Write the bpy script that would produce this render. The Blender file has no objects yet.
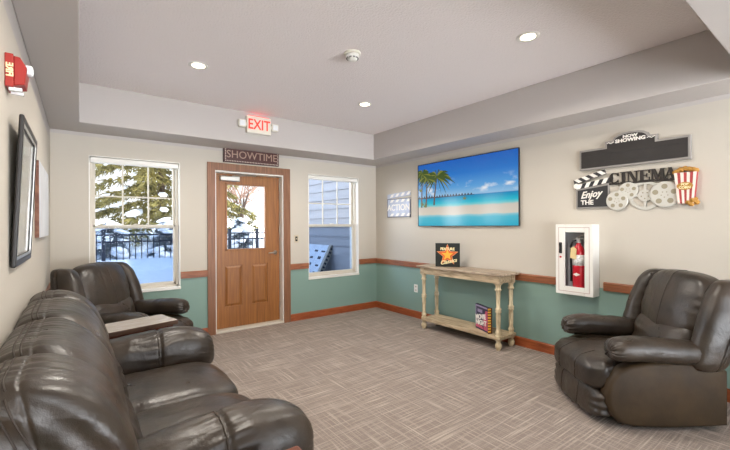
import bpy, bmesh, math, random
from mathutils import Vector, Matrix, noise
random.seed(7)
PI = math.pi
S = bpy.context.scene
COL = S.collection

# ------------------------------------------------------------------ room numbers (metres; camera stands over x=0, y=0)
YB, XR, XL = 4.944, 3.954, -0.234          # back, right and left wall planes
YS, XS, X0S, YN = 4.48, 3.544, 0.004, 0.49 # inner faces of the soffit: back, right, left, near
ZC, ZS = 2.727, 2.348                      # tray ceiling, soffit underside
ZR0, ZR1 = 0.735, 0.815                    # chair rail
YEND = -3.2
CAMZ = 1.36

# ------------------------------------------------------------------ materials
def lin(c):
    c = c / 255.0
    return c / 12.92 if c <= 0.04045 else ((c + 0.055) / 1.055) ** 2.4
def rgb(r, g, b): return (lin(r), lin(g), lin(b), 1.0)

MATS = {}
def mat(name, col, rough=0.5, metal=0.0, emit=None, es=0.0, spec=0.5, coat=0.0, bump=None, var=None, sheen=0.0):
    """bump=(scale, strength, distance, detail); var=(scale, amount, stretch xyz)"""
    m = bpy.data.materials.new(name); m.use_nodes = True
    nt = m.node_tree; b = nt.nodes['Principled BSDF']
    c = rgb(*col)
    b.inputs['Base Color'].default_value = c
    b.inputs['Roughness'].default_value = rough
    b.inputs['Metallic'].default_value = metal
    b.inputs['Specular IOR Level'].default_value = spec
    b.inputs['Coat Weight'].default_value = coat
    if sheen: b.inputs['Sheen Weight'].default_value = sheen
    if emit:
        b.inputs['Emission Color'].default_value = rgb(*emit)
        b.inputs['Emission Strength'].default_value = es
    tc = None
    if bump or var: tc = nt.nodes.new('ShaderNodeTexCoord')
    if var:
        mp = nt.nodes.new('ShaderNodeMapping'); nt.links.new(tc.outputs['Object'], mp.inputs[0])
        mp.inputs['Scale'].default_value = var[2] if len(var) > 2 else (1, 1, 1)
        n = nt.nodes.new('ShaderNodeTexNoise'); n.inputs['Scale'].default_value = var[0]; n.inputs['Detail'].default_value = 5
        nt.links.new(mp.outputs[0], n.inputs[0])
        r = nt.nodes.new('ShaderNodeValToRGB')
        a = var[1]
        r.color_ramp.elements[0].position = 0.3; r.color_ramp.elements[1].position = 0.7
        r.color_ramp.elements[0].color = (c[0] * (1 - a), c[1] * (1 - a), c[2] * (1 - a), 1)
        r.color_ramp.elements[1].color = (min(1, c[0] * (1 + a)), min(1, c[1] * (1 + a)), min(1, c[2] * (1 + a)), 1)
        nt.links.new(n.outputs[0], r.inputs[0]); nt.links.new(r.outputs[0], b.inputs['Base Color'])
    if bump:
        n = nt.nodes.new('ShaderNodeTexNoise'); n.inputs['Scale'].default_value = bump[0]
        n.inputs['Detail'].default_value = bump[3] if len(bump) > 3 else 3
        nt.links.new(tc.outputs['Object'], n.inputs[0])
        bp = nt.nodes.new('ShaderNodeBump'); bp.inputs['Strength'].default_value = bump[1]; bp.inputs['Distance'].default_value = bump[2]
        nt.links.new(n.outputs[0], bp.inputs['Height']); nt.links.new(bp.outputs[0], b.inputs['Normal'])
    MATS[name] = m
    return m

def glass(name, tint=(255, 255, 255), ior=1.45):
    m = bpy.data.materials.new(name); m.use_nodes = True; nt = m.node_tree
    for n in list(nt.nodes): nt.nodes.remove(n)
    o = nt.nodes.new('ShaderNodeOutputMaterial'); mx = nt.nodes.new('ShaderNodeMixShader')
    t = nt.nodes.new('ShaderNodeBsdfTransparent'); t.inputs[0].default_value = rgb(*tint)
    g = nt.nodes.new('ShaderNodeBsdfGlossy'); g.inputs['Roughness'].default_value = 0.02
    f = nt.nodes.new('ShaderNodeFresnel'); f.inputs[0].default_value = ior
    nt.links.new(f.outputs[0], mx.inputs[0]); nt.links.new(t.outputs[0], mx.inputs[1]); nt.links.new(g.outputs[0], mx.inputs[2])
    nt.links.new(mx.outputs[0], o.inputs[0]); return m

def wood(name, c1, c2, rough=0.4, scale=(1, 1, 1), grain=14.0, bump=0.05):
    m = bpy.data.materials.new(name); m.use_nodes = True; nt = m.node_tree; b = nt.nodes['Principled BSDF']
    tc = nt.nodes.new('ShaderNodeTexCoord'); mp = nt.nodes.new('ShaderNodeMapping'); mp.inputs['Scale'].default_value = scale
    nt.links.new(tc.outputs['Object'], mp.inputs[0])
    n = nt.nodes.new('ShaderNodeTexNoise'); n.inputs['Scale'].default_value = grain; n.inputs['Detail'].default_value = 6; n.inputs['Distortion'].default_value = 0.6
    nt.links.new(mp.outputs[0], n.inputs[0])
    r = nt.nodes.new('ShaderNodeValToRGB'); r.color_ramp.elements[0].position = 0.32; r.color_ramp.elements[1].position = 0.68
    r.color_ramp.elements[0].color = rgb(*c1); r.color_ramp.elements[1].color = rgb(*c2)
    nt.links.new(n.outputs[0], r.inputs[0]); nt.links.new(r.outputs[0], b.inputs['Base Color'])
    b.inputs['Roughness'].default_value = rough
    if bump:
        bp = nt.nodes.new('ShaderNodeBump'); bp.inputs['Strength'].default_value = bump; bp.inputs['Distance'].default_value = 0.01
        nt.links.new(n.outputs[0], bp.inputs['Height']); nt.links.new(bp.outputs[0], b.inputs['Normal'])
    return m

M = {}
M['cream'] = mat('wall_cream', (196, 189, 177), 0.75, bump=(180, 0.12, 0.004))
M['grey'] = mat('wall_grey', (188, 182, 178), 0.75, bump=(180, 0.12, 0.004))
M['sage'] = mat('wall_sage', (130, 158, 148), 0.6, bump=(180, 0.12, 0.004))
M['ceil'] = mat('ceiling_white', (238, 231, 230), 0.9, bump=(70, 0.6, 0.012, 5))
M['trimwood'] = wood('rail_wood', (122, 72, 46), (158, 98, 64), 0.42, (3, 3, 30), 2.0)
M['base'] = wood('baseboard_wood', (136, 66, 34), (168, 90, 50), 0.4, (3, 3, 30), 2.0)
M['casing'] = wood('door_casing_wood', (114, 75, 50), (146, 100, 70), 0.42, (22, 22, 1.2), 2.0)
M['door'] = wood('door_oak', (126, 78, 36), (160, 104, 50), 0.38, (26, 26, 1.0), 2.2, 0.1)
M['white'] = mat('white_paint', (232, 230, 224), 0.4)
M['vinyl'] = mat('white_vinyl', (210, 203, 189), 0.45)
M['metal'] = mat('brushed_metal', (190, 188, 184), 0.3, 1.0)
M['black'] = mat('black_plastic', (22, 22, 24), 0.45)
M['darkmetal'] = mat('black_fence_metal', (26, 32, 48), 0.5)
M['glass'] = glass('window_glass', ior=1.07)
sm = bpy.data.materials.new('insect_screen'); sm.use_nodes = True; st = sm.node_tree
for n in list(st.nodes): st.nodes.remove(n)
so_ = st.nodes.new('ShaderNodeOutputMaterial'); t1 = st.nodes.new('ShaderNodeBsdfTransparent'); t1.inputs[0].default_value = (0.66, 0.71, 0.78, 1)
st.links.new(t1.outputs[0], so_.inputs[0])
M['screen'] = sm
M['snow'] = mat('snow', (238, 242, 250), 0.8, bump=(6, 0.5, 0.05))
M['siding'] = mat('siding_blue_grey', (140, 142, 150), 0.6, var=(3, 0.06, (1, 1, 8)))
M['tabletop'] = wood('table_wood_painted_reflection', (172, 162, 154), (196, 188, 180), 0.2, (3, 14, 14), 3.0, 0.02)  # grey-white window reflection painted into the brown wood colour
M['tableside'] = wood('red_brown_table_wood', (92, 46, 28), (124, 66, 42), 0.35, (3, 14, 14), 3.0)
M['tabledark'] = wood('dark_table_edge', (70, 50, 40), (98, 74, 60), 0.35, (3, 14, 14), 3.0)
M['console'] = wood('weathered_console_wood', (150, 130, 104), (206, 186, 154), 0.6, (16, 2.0, 16), 2.6, 0.25)
M['consolez'] = wood('weathered_leg_wood', (176, 156, 124), (228, 212, 178), 0.6, (14, 14, 3), 2.6, 0.25)
M['consoletop'] = wood('weathered_top_wood', (132, 114, 96), (196, 178, 156), 0.5, (20, 1.6, 10), 2.8, 0.2)
M['red'] = mat('alarm_red', (156, 40, 32), 0.4)
M['exred'] = mat('extinguisher_red', (190, 24, 42), 0.28, coat=0.4)
M['lens'] = mat('clear_lens', (235, 238, 240), 0.08, spec=0.8)
M['silver'] = mat('silver_paint', (150, 146, 142), 0.42, 0.25)
M['reel'] = mat('reel_silver', (198, 196, 188), 0.45, 0.1, bump=(40, 0.2, 0.003))
M['reelhole'] = mat('reel_recess_tan', (150, 142, 120), 0.6)
M['chalk'] = mat('chalkboard_black', (40, 36, 34), 0.6, var=(9, 0.2))
M['clapblack'] = mat('clapper_black', (44, 44, 46), 0.5)
M['letterwhite'] = mat('letter_white', (236, 232, 224), 0.5)
M['letterblack'] = mat('letter_black', (38, 32, 28), 0.45)
M['popred'] = mat('popcorn_red', (172, 62, 62), 0.5)
M['popgold'] = mat('popcorn_gold', (176, 128, 52), 0.55, bump=(60, 0.6, 0.01))
M['popcream'] = mat('popcorn_cream', (232, 216, 206), 0.5)
M['showbrown'] = mat('marquee_brown', (74, 34, 30), 0.45)
M['showedge'] = mat('marquee_dots', (206, 190, 176), 0.4)
M['showletter'] = mat('marquee_letters', (168, 138, 122), 0.4)
M['exit'] = mat('exit_red', (240, 60, 40), 0.4, emit=(255, 44, 26), es=0.75)
M['exitwhite'] = mat('exit_face', (226, 222, 208), 0.4)
M['can'] = mat('downlight_lens', (255, 250, 238), 0.3, emit=(255, 238, 205), es=9.0)
M['tag'] = mat('paper_tag', (226, 204, 150), 0.7)
M['paper'] = mat('label_white', (224, 222, 220), 0.5, var=(60, 0.35))
M['cabin'] = mat('cabinet_inside_grey', (176, 180, 186), 0.5)
M['starback'] = mat('star_sign_black', (26, 32, 30), 0.5, var=(4, 0.3))
M['starorange'] = mat('star_orange', (214, 96, 40), 0.5, var=(30, 0.2))
M['staryellow'] = mat('star_yellow', (236, 178, 62), 0.5)
M['starrim'] = mat('star_rim', (232, 160, 110), 0.5)
M['lettercream'] = mat('letter_cream', (240, 226, 176), 0.5)
M['signnavy'] = mat('sign_navy', (46, 44, 70), 0.5, var=(14, 0.3))
M['signpink'] = mat('sign_pink', (196, 84, 110), 0.5, var=(18, 0.2))
M['signlilac'] = mat('sign_lilac', (150, 140, 168), 0.5)
M['signbrown'] = mat('sign_brown', (84, 40, 30), 0.5)
M['frameblack'] = mat('picture_frame_black', (30, 26, 24), 0.4)
M['canvas'] = mat('canvas_print_pale', (206, 208, 212), 0.6, var=(3, 0.12))
M['canvasside'] = wood('canvas_side_rust', (96, 52, 40), (140, 96, 74), 0.6, (4, 4, 8), 3)
M['tin'] = mat('tin_sign_pale', (184, 192, 210), 0.6, 0.0, var=(8, 0.15))
M['tinedge'] = mat('tin_sign_edge', (110, 116, 132), 0.5, 0.0)
M['needle'] = mat('spruce_needles', (124, 114, 64), 0.8, var=(2.5, 0.7))
M['needledark'] = mat('spruce_needles_dark', (128, 136, 142), 0.8, var=(2.0, 0.4))
M['bark'] = mat('bark', (78, 62, 52), 0.9)
M['twig'] = mat('bare_twig', (150, 118, 100), 0.9)
M['panelwood'] = mat('panel_pale', (200, 212, 230), 0.6, var=(10, 0.1))
M['paneledge'] = mat('panel_edge', (150, 146, 140), 0.6)
M['paneldark'] = mat('panel_slots', (40, 48, 66), 0.6)
M['beige'] = mat('plate_beige', (196, 184, 160), 0.5)

def leather(name, c_lo, c_hi, rough, rise=0.3):
    m = bpy.data.materials.new(name); m.use_nodes = True; nt = m.node_tree; b = nt.nodes['Principled BSDF']
    tc = nt.nodes.new('ShaderNodeTexCoord')
    n1 = nt.nodes.new('ShaderNodeTexNoise'); n1.inputs['Scale'].default_value = 5.0; n1.inputs['Detail'].default_value = 6
    nt.links.new(tc.outputs['Object'], n1.inputs[0])
    r = nt.nodes.new('ShaderNodeValToRGB'); r.color_ramp.elements[0].position = 0.3; r.color_ramp.elements[1].position = 0.72
    r.color_ramp.elements[0].color = rgb(*c_lo); r.color_ramp.elements[1].color = rgb(*c_hi)
    nt.links.new(n1.outputs[0], r.inputs[0]); nt.links.new(r.outputs[0], b.inputs['Base Color'])
    b.inputs['Roughness'].default_value = rough; b.inputs['Specular IOR Level'].default_value = 0.55
    b.inputs['Coat Weight'].default_value = 0.12; b.inputs['Coat Roughness'].default_value = 0.3
    n2 = nt.nodes.new('ShaderNodeTexNoise'); n2.inputs['Scale'].default_value = 9; n2.inputs['Detail'].default_value = 9; n2.inputs['Distortion'].default_value = 0.25
    nt.links.new(tc.outputs['Object'], n2.inputs[0])
    rr = nt.nodes.new('ShaderNodeMapRange'); rr.inputs[1].default_value = 0.3; rr.inputs[2].default_value = 0.7; rr.inputs[3].default_value = rough - 0.07; rr.inputs[4].default_value = rough + 0.12
    nt.links.new(n2.outputs[0], rr.inputs[0]); nt.links.new(rr.outputs[0], b.inputs['Roughness'])
    v = nt.nodes.new('ShaderNodeTexVoronoi'); v.inputs['Scale'].default_value = 320
    nt.links.new(tc.outputs['Object'], v.inputs[0])
    b1 = nt.nodes.new('ShaderNodeBump'); b1.inputs['Strength'].default_value = rise; b1.inputs['Distance'].default_value = 0.03
    nt.links.new(n2.outputs[0], b1.inputs['Height'])
    b2 = nt.nodes.new('ShaderNodeBump'); b2.inputs['Strength'].default_value = 0.12; b2.inputs['Distance'].default_value = 0.002
    nt.links.new(v.outputs['Distance'], b2.inputs['Height']); nt.links.new(b1.outputs[0], b2.inputs['Normal'])
    nt.links.new(b2.outputs[0], b.inputs['Normal'])
    return m
M['leather'] = leather('brown_leather', (36, 29, 23), (62, 51, 40), 0.34, 0.34)
M['leathersuede'] = leather('brown_leather_side', (50, 38, 24), (72, 56, 36), 0.55, 0.08)
M['leathersuede'].node_tree.nodes['Principled BSDF'].inputs['Coat Weight'].default_value = 0.0
M['leathersuede'].node_tree.nodes['Principled BSDF'].inputs['Specular IOR Level'].default_value = 0.3
M['thread'] = mat('seam_thread', (58, 48, 40), 0.6)

def carpet():
    m = bpy.data.materials.new('carpet_tiles'); m.use_nodes = True; nt = m.node_tree; b = nt.nodes['Principled BSDF']
    N = nt.nodes.new; L = nt.links.new
    tc = N('ShaderNodeTexCoord')
    def streak(sc, scale, det):
        mp = N('ShaderNodeMapping'); mp.inputs['Scale'].default_value = sc; L(tc.outputs['Object'], mp.inputs[0])
        n = N('ShaderNodeTexNoise'); n.inputs['Scale'].default_value = scale; n.inputs['Detail'].default_value = det; n.inputs['Roughness'].default_value = 0.6
        L(mp.outputs[0], n.inputs[0]); return n.outputs[0]
    a = streak((0.9, 30, 1), 2.6, 2); c = streak((30, 0.9, 1), 2.6, 2)
    def ramp(x, p0, p1):
        r = N('ShaderNodeMapRange'); r.inputs[1].default_value = p0; r.inputs[2].default_value = p1; L(x, r.inputs[0]); return r.outputs[0]
    ra, rc = ramp(a, 0.48, 0.80), ramp(c, 0.50, 0.84)
    mx = N('ShaderNodeMath'); mx.operation = 'MAXIMUM'; L(ra, mx.inputs[0]); L(rc, mx.inputs[1])
    n = N('ShaderNodeTexNoise'); n.inputs['Scale'].default_value = 1.4; n.inputs['Detail'].default_value = 2; L(tc.outputs['Object'], n.inputs[0])
    # big blocks where the lines run mostly one way
    ck = N('ShaderNodeTexVoronoi'); ck.distance = 'CHEBYCHEV'; ck.inputs['Scale'].default_value = 3.6; L(tc.outputs['Object'], ck.inputs[0])
    sp = N('ShaderNodeSeparateColor'); L(ck.outputs['Color'], sp.inputs[0])
    gt = N('ShaderNodeMapRange'); gt.inputs[1].default_value = 0.35; gt.inputs[2].default_value = 0.65; L(sp.outputs[0], gt.inputs[0])
    mx2 = N('ShaderNodeMix'); mx2.data_type = 'FLOAT'; L(gt.outputs[0], mx2.inputs[0]); L(ra, mx2.inputs[2]); L(rc, mx2.inputs[3])
    ad = N('ShaderNodeMix'); ad.data_type = 'FLOAT'; ad.inputs[0].default_value = 0.4; L(mx.outputs[0], ad.inputs[2]); L(mx2.outputs[0], ad.inputs[3])
    fine = N('ShaderNodeTexNoise'); fine.inputs['Scale'].default_value = 130; fine.inputs['Detail'].default_value = 3; L(tc.outputs['Object'], fine.inputs[0])
    f2 = N('ShaderNodeMath'); f2.operation = 'MULTIPLY_ADD'; L(fine.outputs[0], f2.inputs[0]); f2.inputs[1].default_value = 0.45; f2.inputs[2].default_value = -0.22
    s = N('ShaderNodeMath'); s.operation = 'ADD'; L(ad.outputs[0], s.inputs[0]); L(f2.outputs[0], s.inputs[1])
    r = N('ShaderNodeValToRGB'); r.color_ramp.elements[0].position = 0.0; r.color_ramp.elements[1].position = 0.95
    r.color_ramp.elements[0].color = rgb(138, 126, 119); r.color_ramp.elements[1].color = rgb(204, 190, 176)
    L(s.outputs[0], r.inputs[0]); L(r.outputs[0], b.inputs['Base Color']); b.inputs['Roughness'].default_value = 0.95
    b.inputs['Specular IOR Level'].default_value = 0.15
    bp = N('ShaderNodeBump'); bp.inputs['Strength'].default_value = 0.5; bp.inputs['Distance'].default_value = 0.006
    L(s.outputs[0], bp.inputs['Height']); L(bp.outputs[0], b.inputs['Normal'])
    return m
M['carpet'] = carpet()

# ------------------------------------------------------------------ object helpers
def obj(name, bm, m, parent=None, smooth=False, loc=None, rotz=None):
    me = bpy.data.meshes.new(name)
    bm.normal_update()
    bm.to_mesh(me); bm.free()
    for mm in (m if isinstance(m, (list, tuple)) else [m]): me.materials.append(mm)
    if smooth:
        for p in me.polygons: p.use_smooth = True
    o = bpy.data.objects.new(name, me); COL.objects.link(o)
    if parent is not None: o.parent = parent
    if loc is not None: o.location = loc
    if rotz is not None: o.rotation_euler = (0, 0, rotz)
    return o
def tag(o, label, cat, group=None):
    o['label'] = label; o['category'] = cat
    if group: o['group'] = group
    return o
def thing(name, label, cat, loc=(0, 0, 0), rotz=0.0, group=None):
    o = bpy.data.objects.new(name, None); COL.objects.link(o); o.empty_display_size = 0.05
    o.location = loc; o.rotation_euler = (0, 0, rotz)
    return tag(o, label, cat, group)
def struct(name, bm, m, parent=None, smooth=False):
    o = obj(name, bm, m, parent, smooth)
    if parent is None: o['kind'] = 'structure'
    return o
def dup(root, loc, rotz, label, group=None):
    r = root.copy(); COL.objects.link(r); r.location = loc; r.rotation_euler = (0, 0, rotz); r['label'] = label
    if group: r['group'] = group
    for ch in list(root.children):
        c = ch.copy(); COL.objects.link(c); c.parent = r
        for g in list(ch.children):
            d = g.copy(); COL.objects.link(d); d.parent = c
    return r

def B(): return bmesh.new()
def box(bm, x0, x1, y0, y1, z0, z1, mi=0, bevel=0.0, seg=2):
    r = bmesh.ops.create_cube(bm, size=1.0); vs = r['verts']
    for v in vs:
        v.co = Vector(((x0 + x1) / 2 + v.co.x * (x1 - x0), (y0 + y1) / 2 + v.co.y * (y1 - y0), (z0 + z1) / 2 + v.co.z * (z1 - z0)))
    fs = list({f for v in vs for f in v.link_faces})
    for f in fs: f.material_index = mi
    if bevel > 0:
        es = list({e for v in vs for e in v.link_edges})
        rr = bmesh.ops.bevel(bm, geom=es, offset=bevel, segments=seg, affect='EDGES', profile=0.5)
        for f in rr['faces']: f.material_index = mi
    return bm
def cyl(bm, p0, p1, r0, r1=None, seg=16, mi=0, caps=True):
    if r1 is None: r1 = r0
    p0, p1 = Vector(p0), Vector(p1); d = p1 - p0
    q = d.to_track_quat('Z', 'Y').to_matrix().to_4x4()
    r = bmesh.ops.create_cone(bm, cap_ends=caps, segments=seg, radius1=r0, radius2=r1, depth=d.length, matrix=Matrix.Translation((p0 + p1) / 2) @ q)
    for f in {f for v in r['verts'] for f in v.link_faces}: f.material_index = mi
    return bm
def lathe(bm, prof, c=(0, 0, 0), seg=20, axis='Z', mi=0):
    """prof: list of (radius, height)"""
    rings = []
    for (r, h) in prof:
        ring = []
        for k in range(seg):
            a = 2 * PI * k / seg
            p = (r * math.cos(a), r * math.sin(a), h)
            if axis == 'Y': p = (p[0], p[2], p[1])
            ring.append(bm.verts.new((c[0] + p[0], c[1] + p[1], c[2] + p[2])))
        rings.append(ring)
    for a, b in zip(rings, rings[1:]):
        for k in range(seg):
            f = bm.faces.new((a[k], a[(k + 1) % seg], b[(k + 1) % seg], b[k])); f.material_index = mi
    for ring in (() if prof[0] == prof[-1] else (rings[0], rings[-1])):
        try: bm.faces.new(ring).material_index = mi
        except Exception: pass
    bmesh.ops.recalc_face_normals(bm, faces=bm.faces[:])
    return bm
def prism(bm, pts, d0, d1, plane='XZ', mi=0, bevel=0.0, seg=3):
    """outline in a plane, extruded along the third axis from d0 to d1"""
    def P(a, b, d):
        return {'XZ': (a, d, b), 'XY': (a, b, d), 'YZ': (d, a, b)}[plane]
    v0 = [bm.verts.new(P(a, b, d0)) for a, b in pts]; v1 = [bm.verts.new(P(a, b, d1)) for a, b in pts]
    n = len(pts); fs = [bm.faces.new(v0), bm.faces.new(v1)]
    caps = fs[:]
    for i in range(n): fs.append(bm.faces.new((v0[i], v0[(i + 1) % n], v1[(i + 1) % n], v1[i])))
    for f in fs: f.material_index = mi
    bmesh.ops.recalc_face_normals(bm, faces=fs)
    if bevel:
        es = list({e for f in caps for e in f.edges})
        r = bmesh.ops.bevel(bm, geom=es, offset=bevel, segments=seg, affect='EDGES', profile=0.5)
        for f in r['faces']: f.material_index = mi
    return bm
def tube(bm, pts, r, seg=8, mi=0):
    pts = [Vector(p) for p in pts]; rings = []
    up = Vector((0, 0, 1))
    for i, p in enumerate(pts):
        t = (pts[min(i + 1, len(pts) - 1)] - pts[max(i - 1, 0)]).normalized()
        a = t.cross(up)
        if a.length < 1e-3: a = t.cross(Vector((1, 0, 0)))
        a.normalize(); b = t.cross(a).normalized(); up = b if abs(t.dot(b)) < 0.5 else up
        rr = r[i] if isinstance(r, (list, tuple)) else r
        rings.append([bm.verts.new(p + a * rr * math.cos(2 * PI * k / seg) + b * rr * math.sin(2 * PI * k / seg)) for k in range(seg)])
        up = Vector((0, 0, 1))
    for a, b in zip(rings, rings[1:]):
        for k in range(seg):
            bm.faces.new((a[k], a[(k + 1) % seg], b[(k + 1) % seg], b[k])).material_index = mi
    for ring in (rings[0], rings[-1]): bm.faces.new(ring).material_index = mi
    bmesh.ops.recalc_face_normals(bm, faces=bm.faces[:])
    return bm
def puffy(n, c, h, e=3.0, f=None, g=None, ax_long=None, e2=5.0):
    """a stuffed cushion: superellipsoid of half sizes h about c; f(pos, unit) bends it, g(pos, unit) pushes it along its normal"""
    bm = B(); vs = {}
    def vert(p):
        k = tuple(round(x * n) for x in p)
        if k not in vs:
            q = [math.tan(x * PI / 4) for x in p]
            if ax_long is None:
                s = sum(abs(x) ** e for x in q) ** (1 / e)
            else:
                cr = sum(abs(q[i]) ** e for i in range(3) if i != ax_long) ** (1 / e)
                s = (cr ** e2 + abs(q[ax_long]) ** e2) ** (1 / e2)
            u = Vector([x / s for x in q])
            vs[k] = (bm.verts.new((c[0] + u.x * h[0], c[1] + u.y * h[1], c[2] + u.z * h[2])), u)
        return vs[k][0]
    for ax in range(3):
        for sg in (-1, 1):
            for i in range(-n, n, 2):
                for j in range(-n, n, 2):
                    q = []
                    for (a, b) in ((i, j), (i + 2, j), (i + 2, j + 2), (i, j + 2)):
                        p = [0, 0, 0]; p[ax] = sg; p[(ax + 1) % 3] = a / n; p[(ax + 2) % 3] = b / n
                        q.append(vert(p))
                    if sg < 0: q.reverse()
                    bm.faces.new(q)
    U = {v: u for v, u in vs.values()}
    if f:
        for v, u in U.items(): v.co = Vector(f(v.co.copy(), u))
    if g:
        bm.normal_update()
        d = {v: g(v.co, u) for v, u in U.items()}
        nn = {v: v.normal.copy() for v in U}
        for v in U: v.co += nn[v] * d[v]
    return bm
def seam(dirs, c, h, e, f=None, g=None, ax_long=None, e2=5.0, r=0.0035, parent=None, m=None):
    """a welt sewn along a cushion: follows the same stuffed shape in the given unit directions"""
    pts = []
    for q in dirs:
        q = Vector(q)
        if ax_long is None: k = sum(abs(x) ** e for x in q) ** (1 / e)
        else:
            cr = sum(abs(q[i]) ** e for i in range(3) if i != ax_long) ** (1 / e); k = (cr ** e2 + abs(q[ax_long]) ** e2) ** (1 / e2)
        u = q / k
        n_ = Vector([(1 if u[i] > 0 else -1) * abs(u[i]) ** (e - 1) / h[i] for i in range(3)]).normalized()
        p = Vector((c[0] + u.x * h[0], c[1] + u.y * h[1], c[2] + u.z * h[2]))
        if f: p = Vector(f(p.copy(), u))
        d = g(p, u) if g else 0.0
        pts.append(p + n_ * (d + r * 0.45))
    return obj('seam_welt', tube(B(), pts, r, 6), m or M['leather'], parent, True)
def wr(p, sx, sy, sz, off=0.0):
    """ridged folds"""
    v = noise.noise(Vector((p.x * sx + off, p.y * sy + off * 1.7, p.z * sz)))
    return 1.0 - 2.0 * abs(v)
def text_bm(bm, body, size, depth, x=0, y=0, z=0, align='CENTER', offset=0.0, shear=0.0, mi=0, sx=1.0, rot=0.0, space=1.0):
    """letters standing in the XZ plane, facing -Y, their front face at y - depth"""
    cu = bpy.data.curves.new('t', 'FONT'); cu.body = body; cu.size = size; cu.extrude = depth / 2; cu.align_x = align; cu.align_y = 'CENTER'
    cu.offset = offset; cu.shear = shear; cu.resolution_u = 3; cu.space_character = space
    o = bpy.data.objects.new('t', cu); COL.objects.link(o)
    dg = bpy.context.evaluated_depsgraph_get(); dg.update()
    me = bpy.data.meshes.new_from_object(o.evaluated_get(dg))
    me.transform(Matrix.Translation((x, y - depth / 2, z)) @ Matrix.Rotation(-rot, 4, 'Y') @ Matrix.Rotation(PI / 2, 4, 'X') @ Matrix.Diagonal((sx, 1, 1, 1)))
    n0 = len(bm.faces)
    bm.from_mesh(me); bm.faces.ensure_lookup_table()
    for f in bm.faces[n0:]: f.material_index = mi
    bpy.data.objects.remove(o); bpy.data.curves.remove(cu); bpy.data.meshes.remove(me)
    return bm

# ------------------------------------------------------------------ the room shell
def wall_mesh(u0, u1, v0, v1, t, holes, bands, P, ub=()):
    """wall sheet with thickness and openings; P(u, v, d) -> point, d=0 is the room face, d=t the outside. bands: [(v, material index up to v)]"""
    us = sorted({u0, u1, *ub, *[h[0] for h in holes], *[h[1] for h in holes]})
    vs = sorted({v0, v1, *[b[0] for b in bands if v0 < b[0] < v1], *[h[2] for h in holes], *[h[3] for h in holes]})
    bm = B(); cache = {}
    def V(u, v, d):
        k = (round(u, 5), round(v, 5), round(d, 5))
        if k not in cache: cache[k] = bm.verts.new(P(u, v, d))
        return cache[k]
    def solid(i, j):
        if i < 0 or j < 0 or i >= len(us) - 1 or j >= len(vs) - 1: return False
        cu, cv = (us[i] + us[i + 1]) / 2, (vs[j] + vs[j + 1]) / 2
        return not any(h[0] < cu < h[1] and h[2] < cv < h[3] for h in holes)
    def mi(v):
        for b in bands:
            if v < b[0]: return b[1]
        return bands[-1][1]
    for i in range(len(us) - 1):
        for j in range(len(vs) - 1):
            if not solid(i, j): continue
            a, b, c, d = us[i], us[i + 1], vs[j], vs[j + 1]; k = mi((c + d) / 2)
            bm.faces.new((V(a, c, 0), V(b, c, 0), V(b, d, 0), V(a, d, 0))).material_index = k
            bm.faces.new((V(a, c, t), V(a, d, t), V(b, d, t), V(b, c, t))).material_index = k
            for (ni, nj, e0, e1) in ((i - 1, j, (a, c), (a, d)), (i + 1, j, (b, c), (b, d)), (i, j - 1, (a, c), (b, c)), (i, j + 1, (a, d), (b, d))):
                if not solid(ni, nj):
                    hole = 0 <= ni < len(us) - 1 and 0 <= nj < len(vs) - 1
                    bm.faces.new((V(*e0, 0), V(*e1, 0), V(*e1, t), V(*e0, t))).material_index = 3 if hole else k
    bmesh.ops.recalc_face_normals(bm, faces=bm.faces[:])
    return bm
WM = [M['sage'], M['cream'], M['grey'], M['white']]
W1 = (0.088, 0.952, 0.642, 2.108)
W2 = (2.690, 3.582, 0.595, 2.112)
DR = (1.352, 2.300, 0.0, 2.075)
bands = [(ZR0 + 0.02, 0), (2.312, 1), (9, 2)]
struct('wall_back', wall_mesh(XL, XR, 0, 2.8, 0.24, [W1, W2, DR], bands, lambda u, v, d: (u, YB + d, v)), WM)
struct('wall_right', wall_mesh(YEND, YB + 0.24, 0, 2.8, 0.2, [], bands, lambda u, v, d: (XR + d, u, v)), WM)
struct('wall_left', wall_mesh(YEND, YB + 0.24, 0, 2.8, 0.2, [], [(ZR0 + 0.02, 0), (2.235, 1), (9, 2)], lambda u, v, d: (XL - d, u, v)), WM)
struct('floor', box(B(), XL - 0.2, XR + 0.2, YEND, YB + 0.24, -0.12, 0), M['carpet'])
struct('ceiling', box(B(), XL - 0.2, XR + 0.2, YEND, YB + 0.24, ZC, ZC + 0.12), M['ceil'])
# soffit ring round the tray, one continuous plaster mesh
bm = wall_mesh(XL, XR, YEND, YB, ZC - ZS, [(X0S, XS, YN, YS)], [(9, 2)], lambda u, v, d: (u, v, ZS + d))
for f in bm.faces: f.material_index = 0
o = struct('ceiling_soffit', bm, M['grey'])
bv = o.modifiers.new('soft', 'BEVEL'); bv.width = 0.006; bv.segments = 2; bv.limit_method = 'ANGLE'

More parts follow.
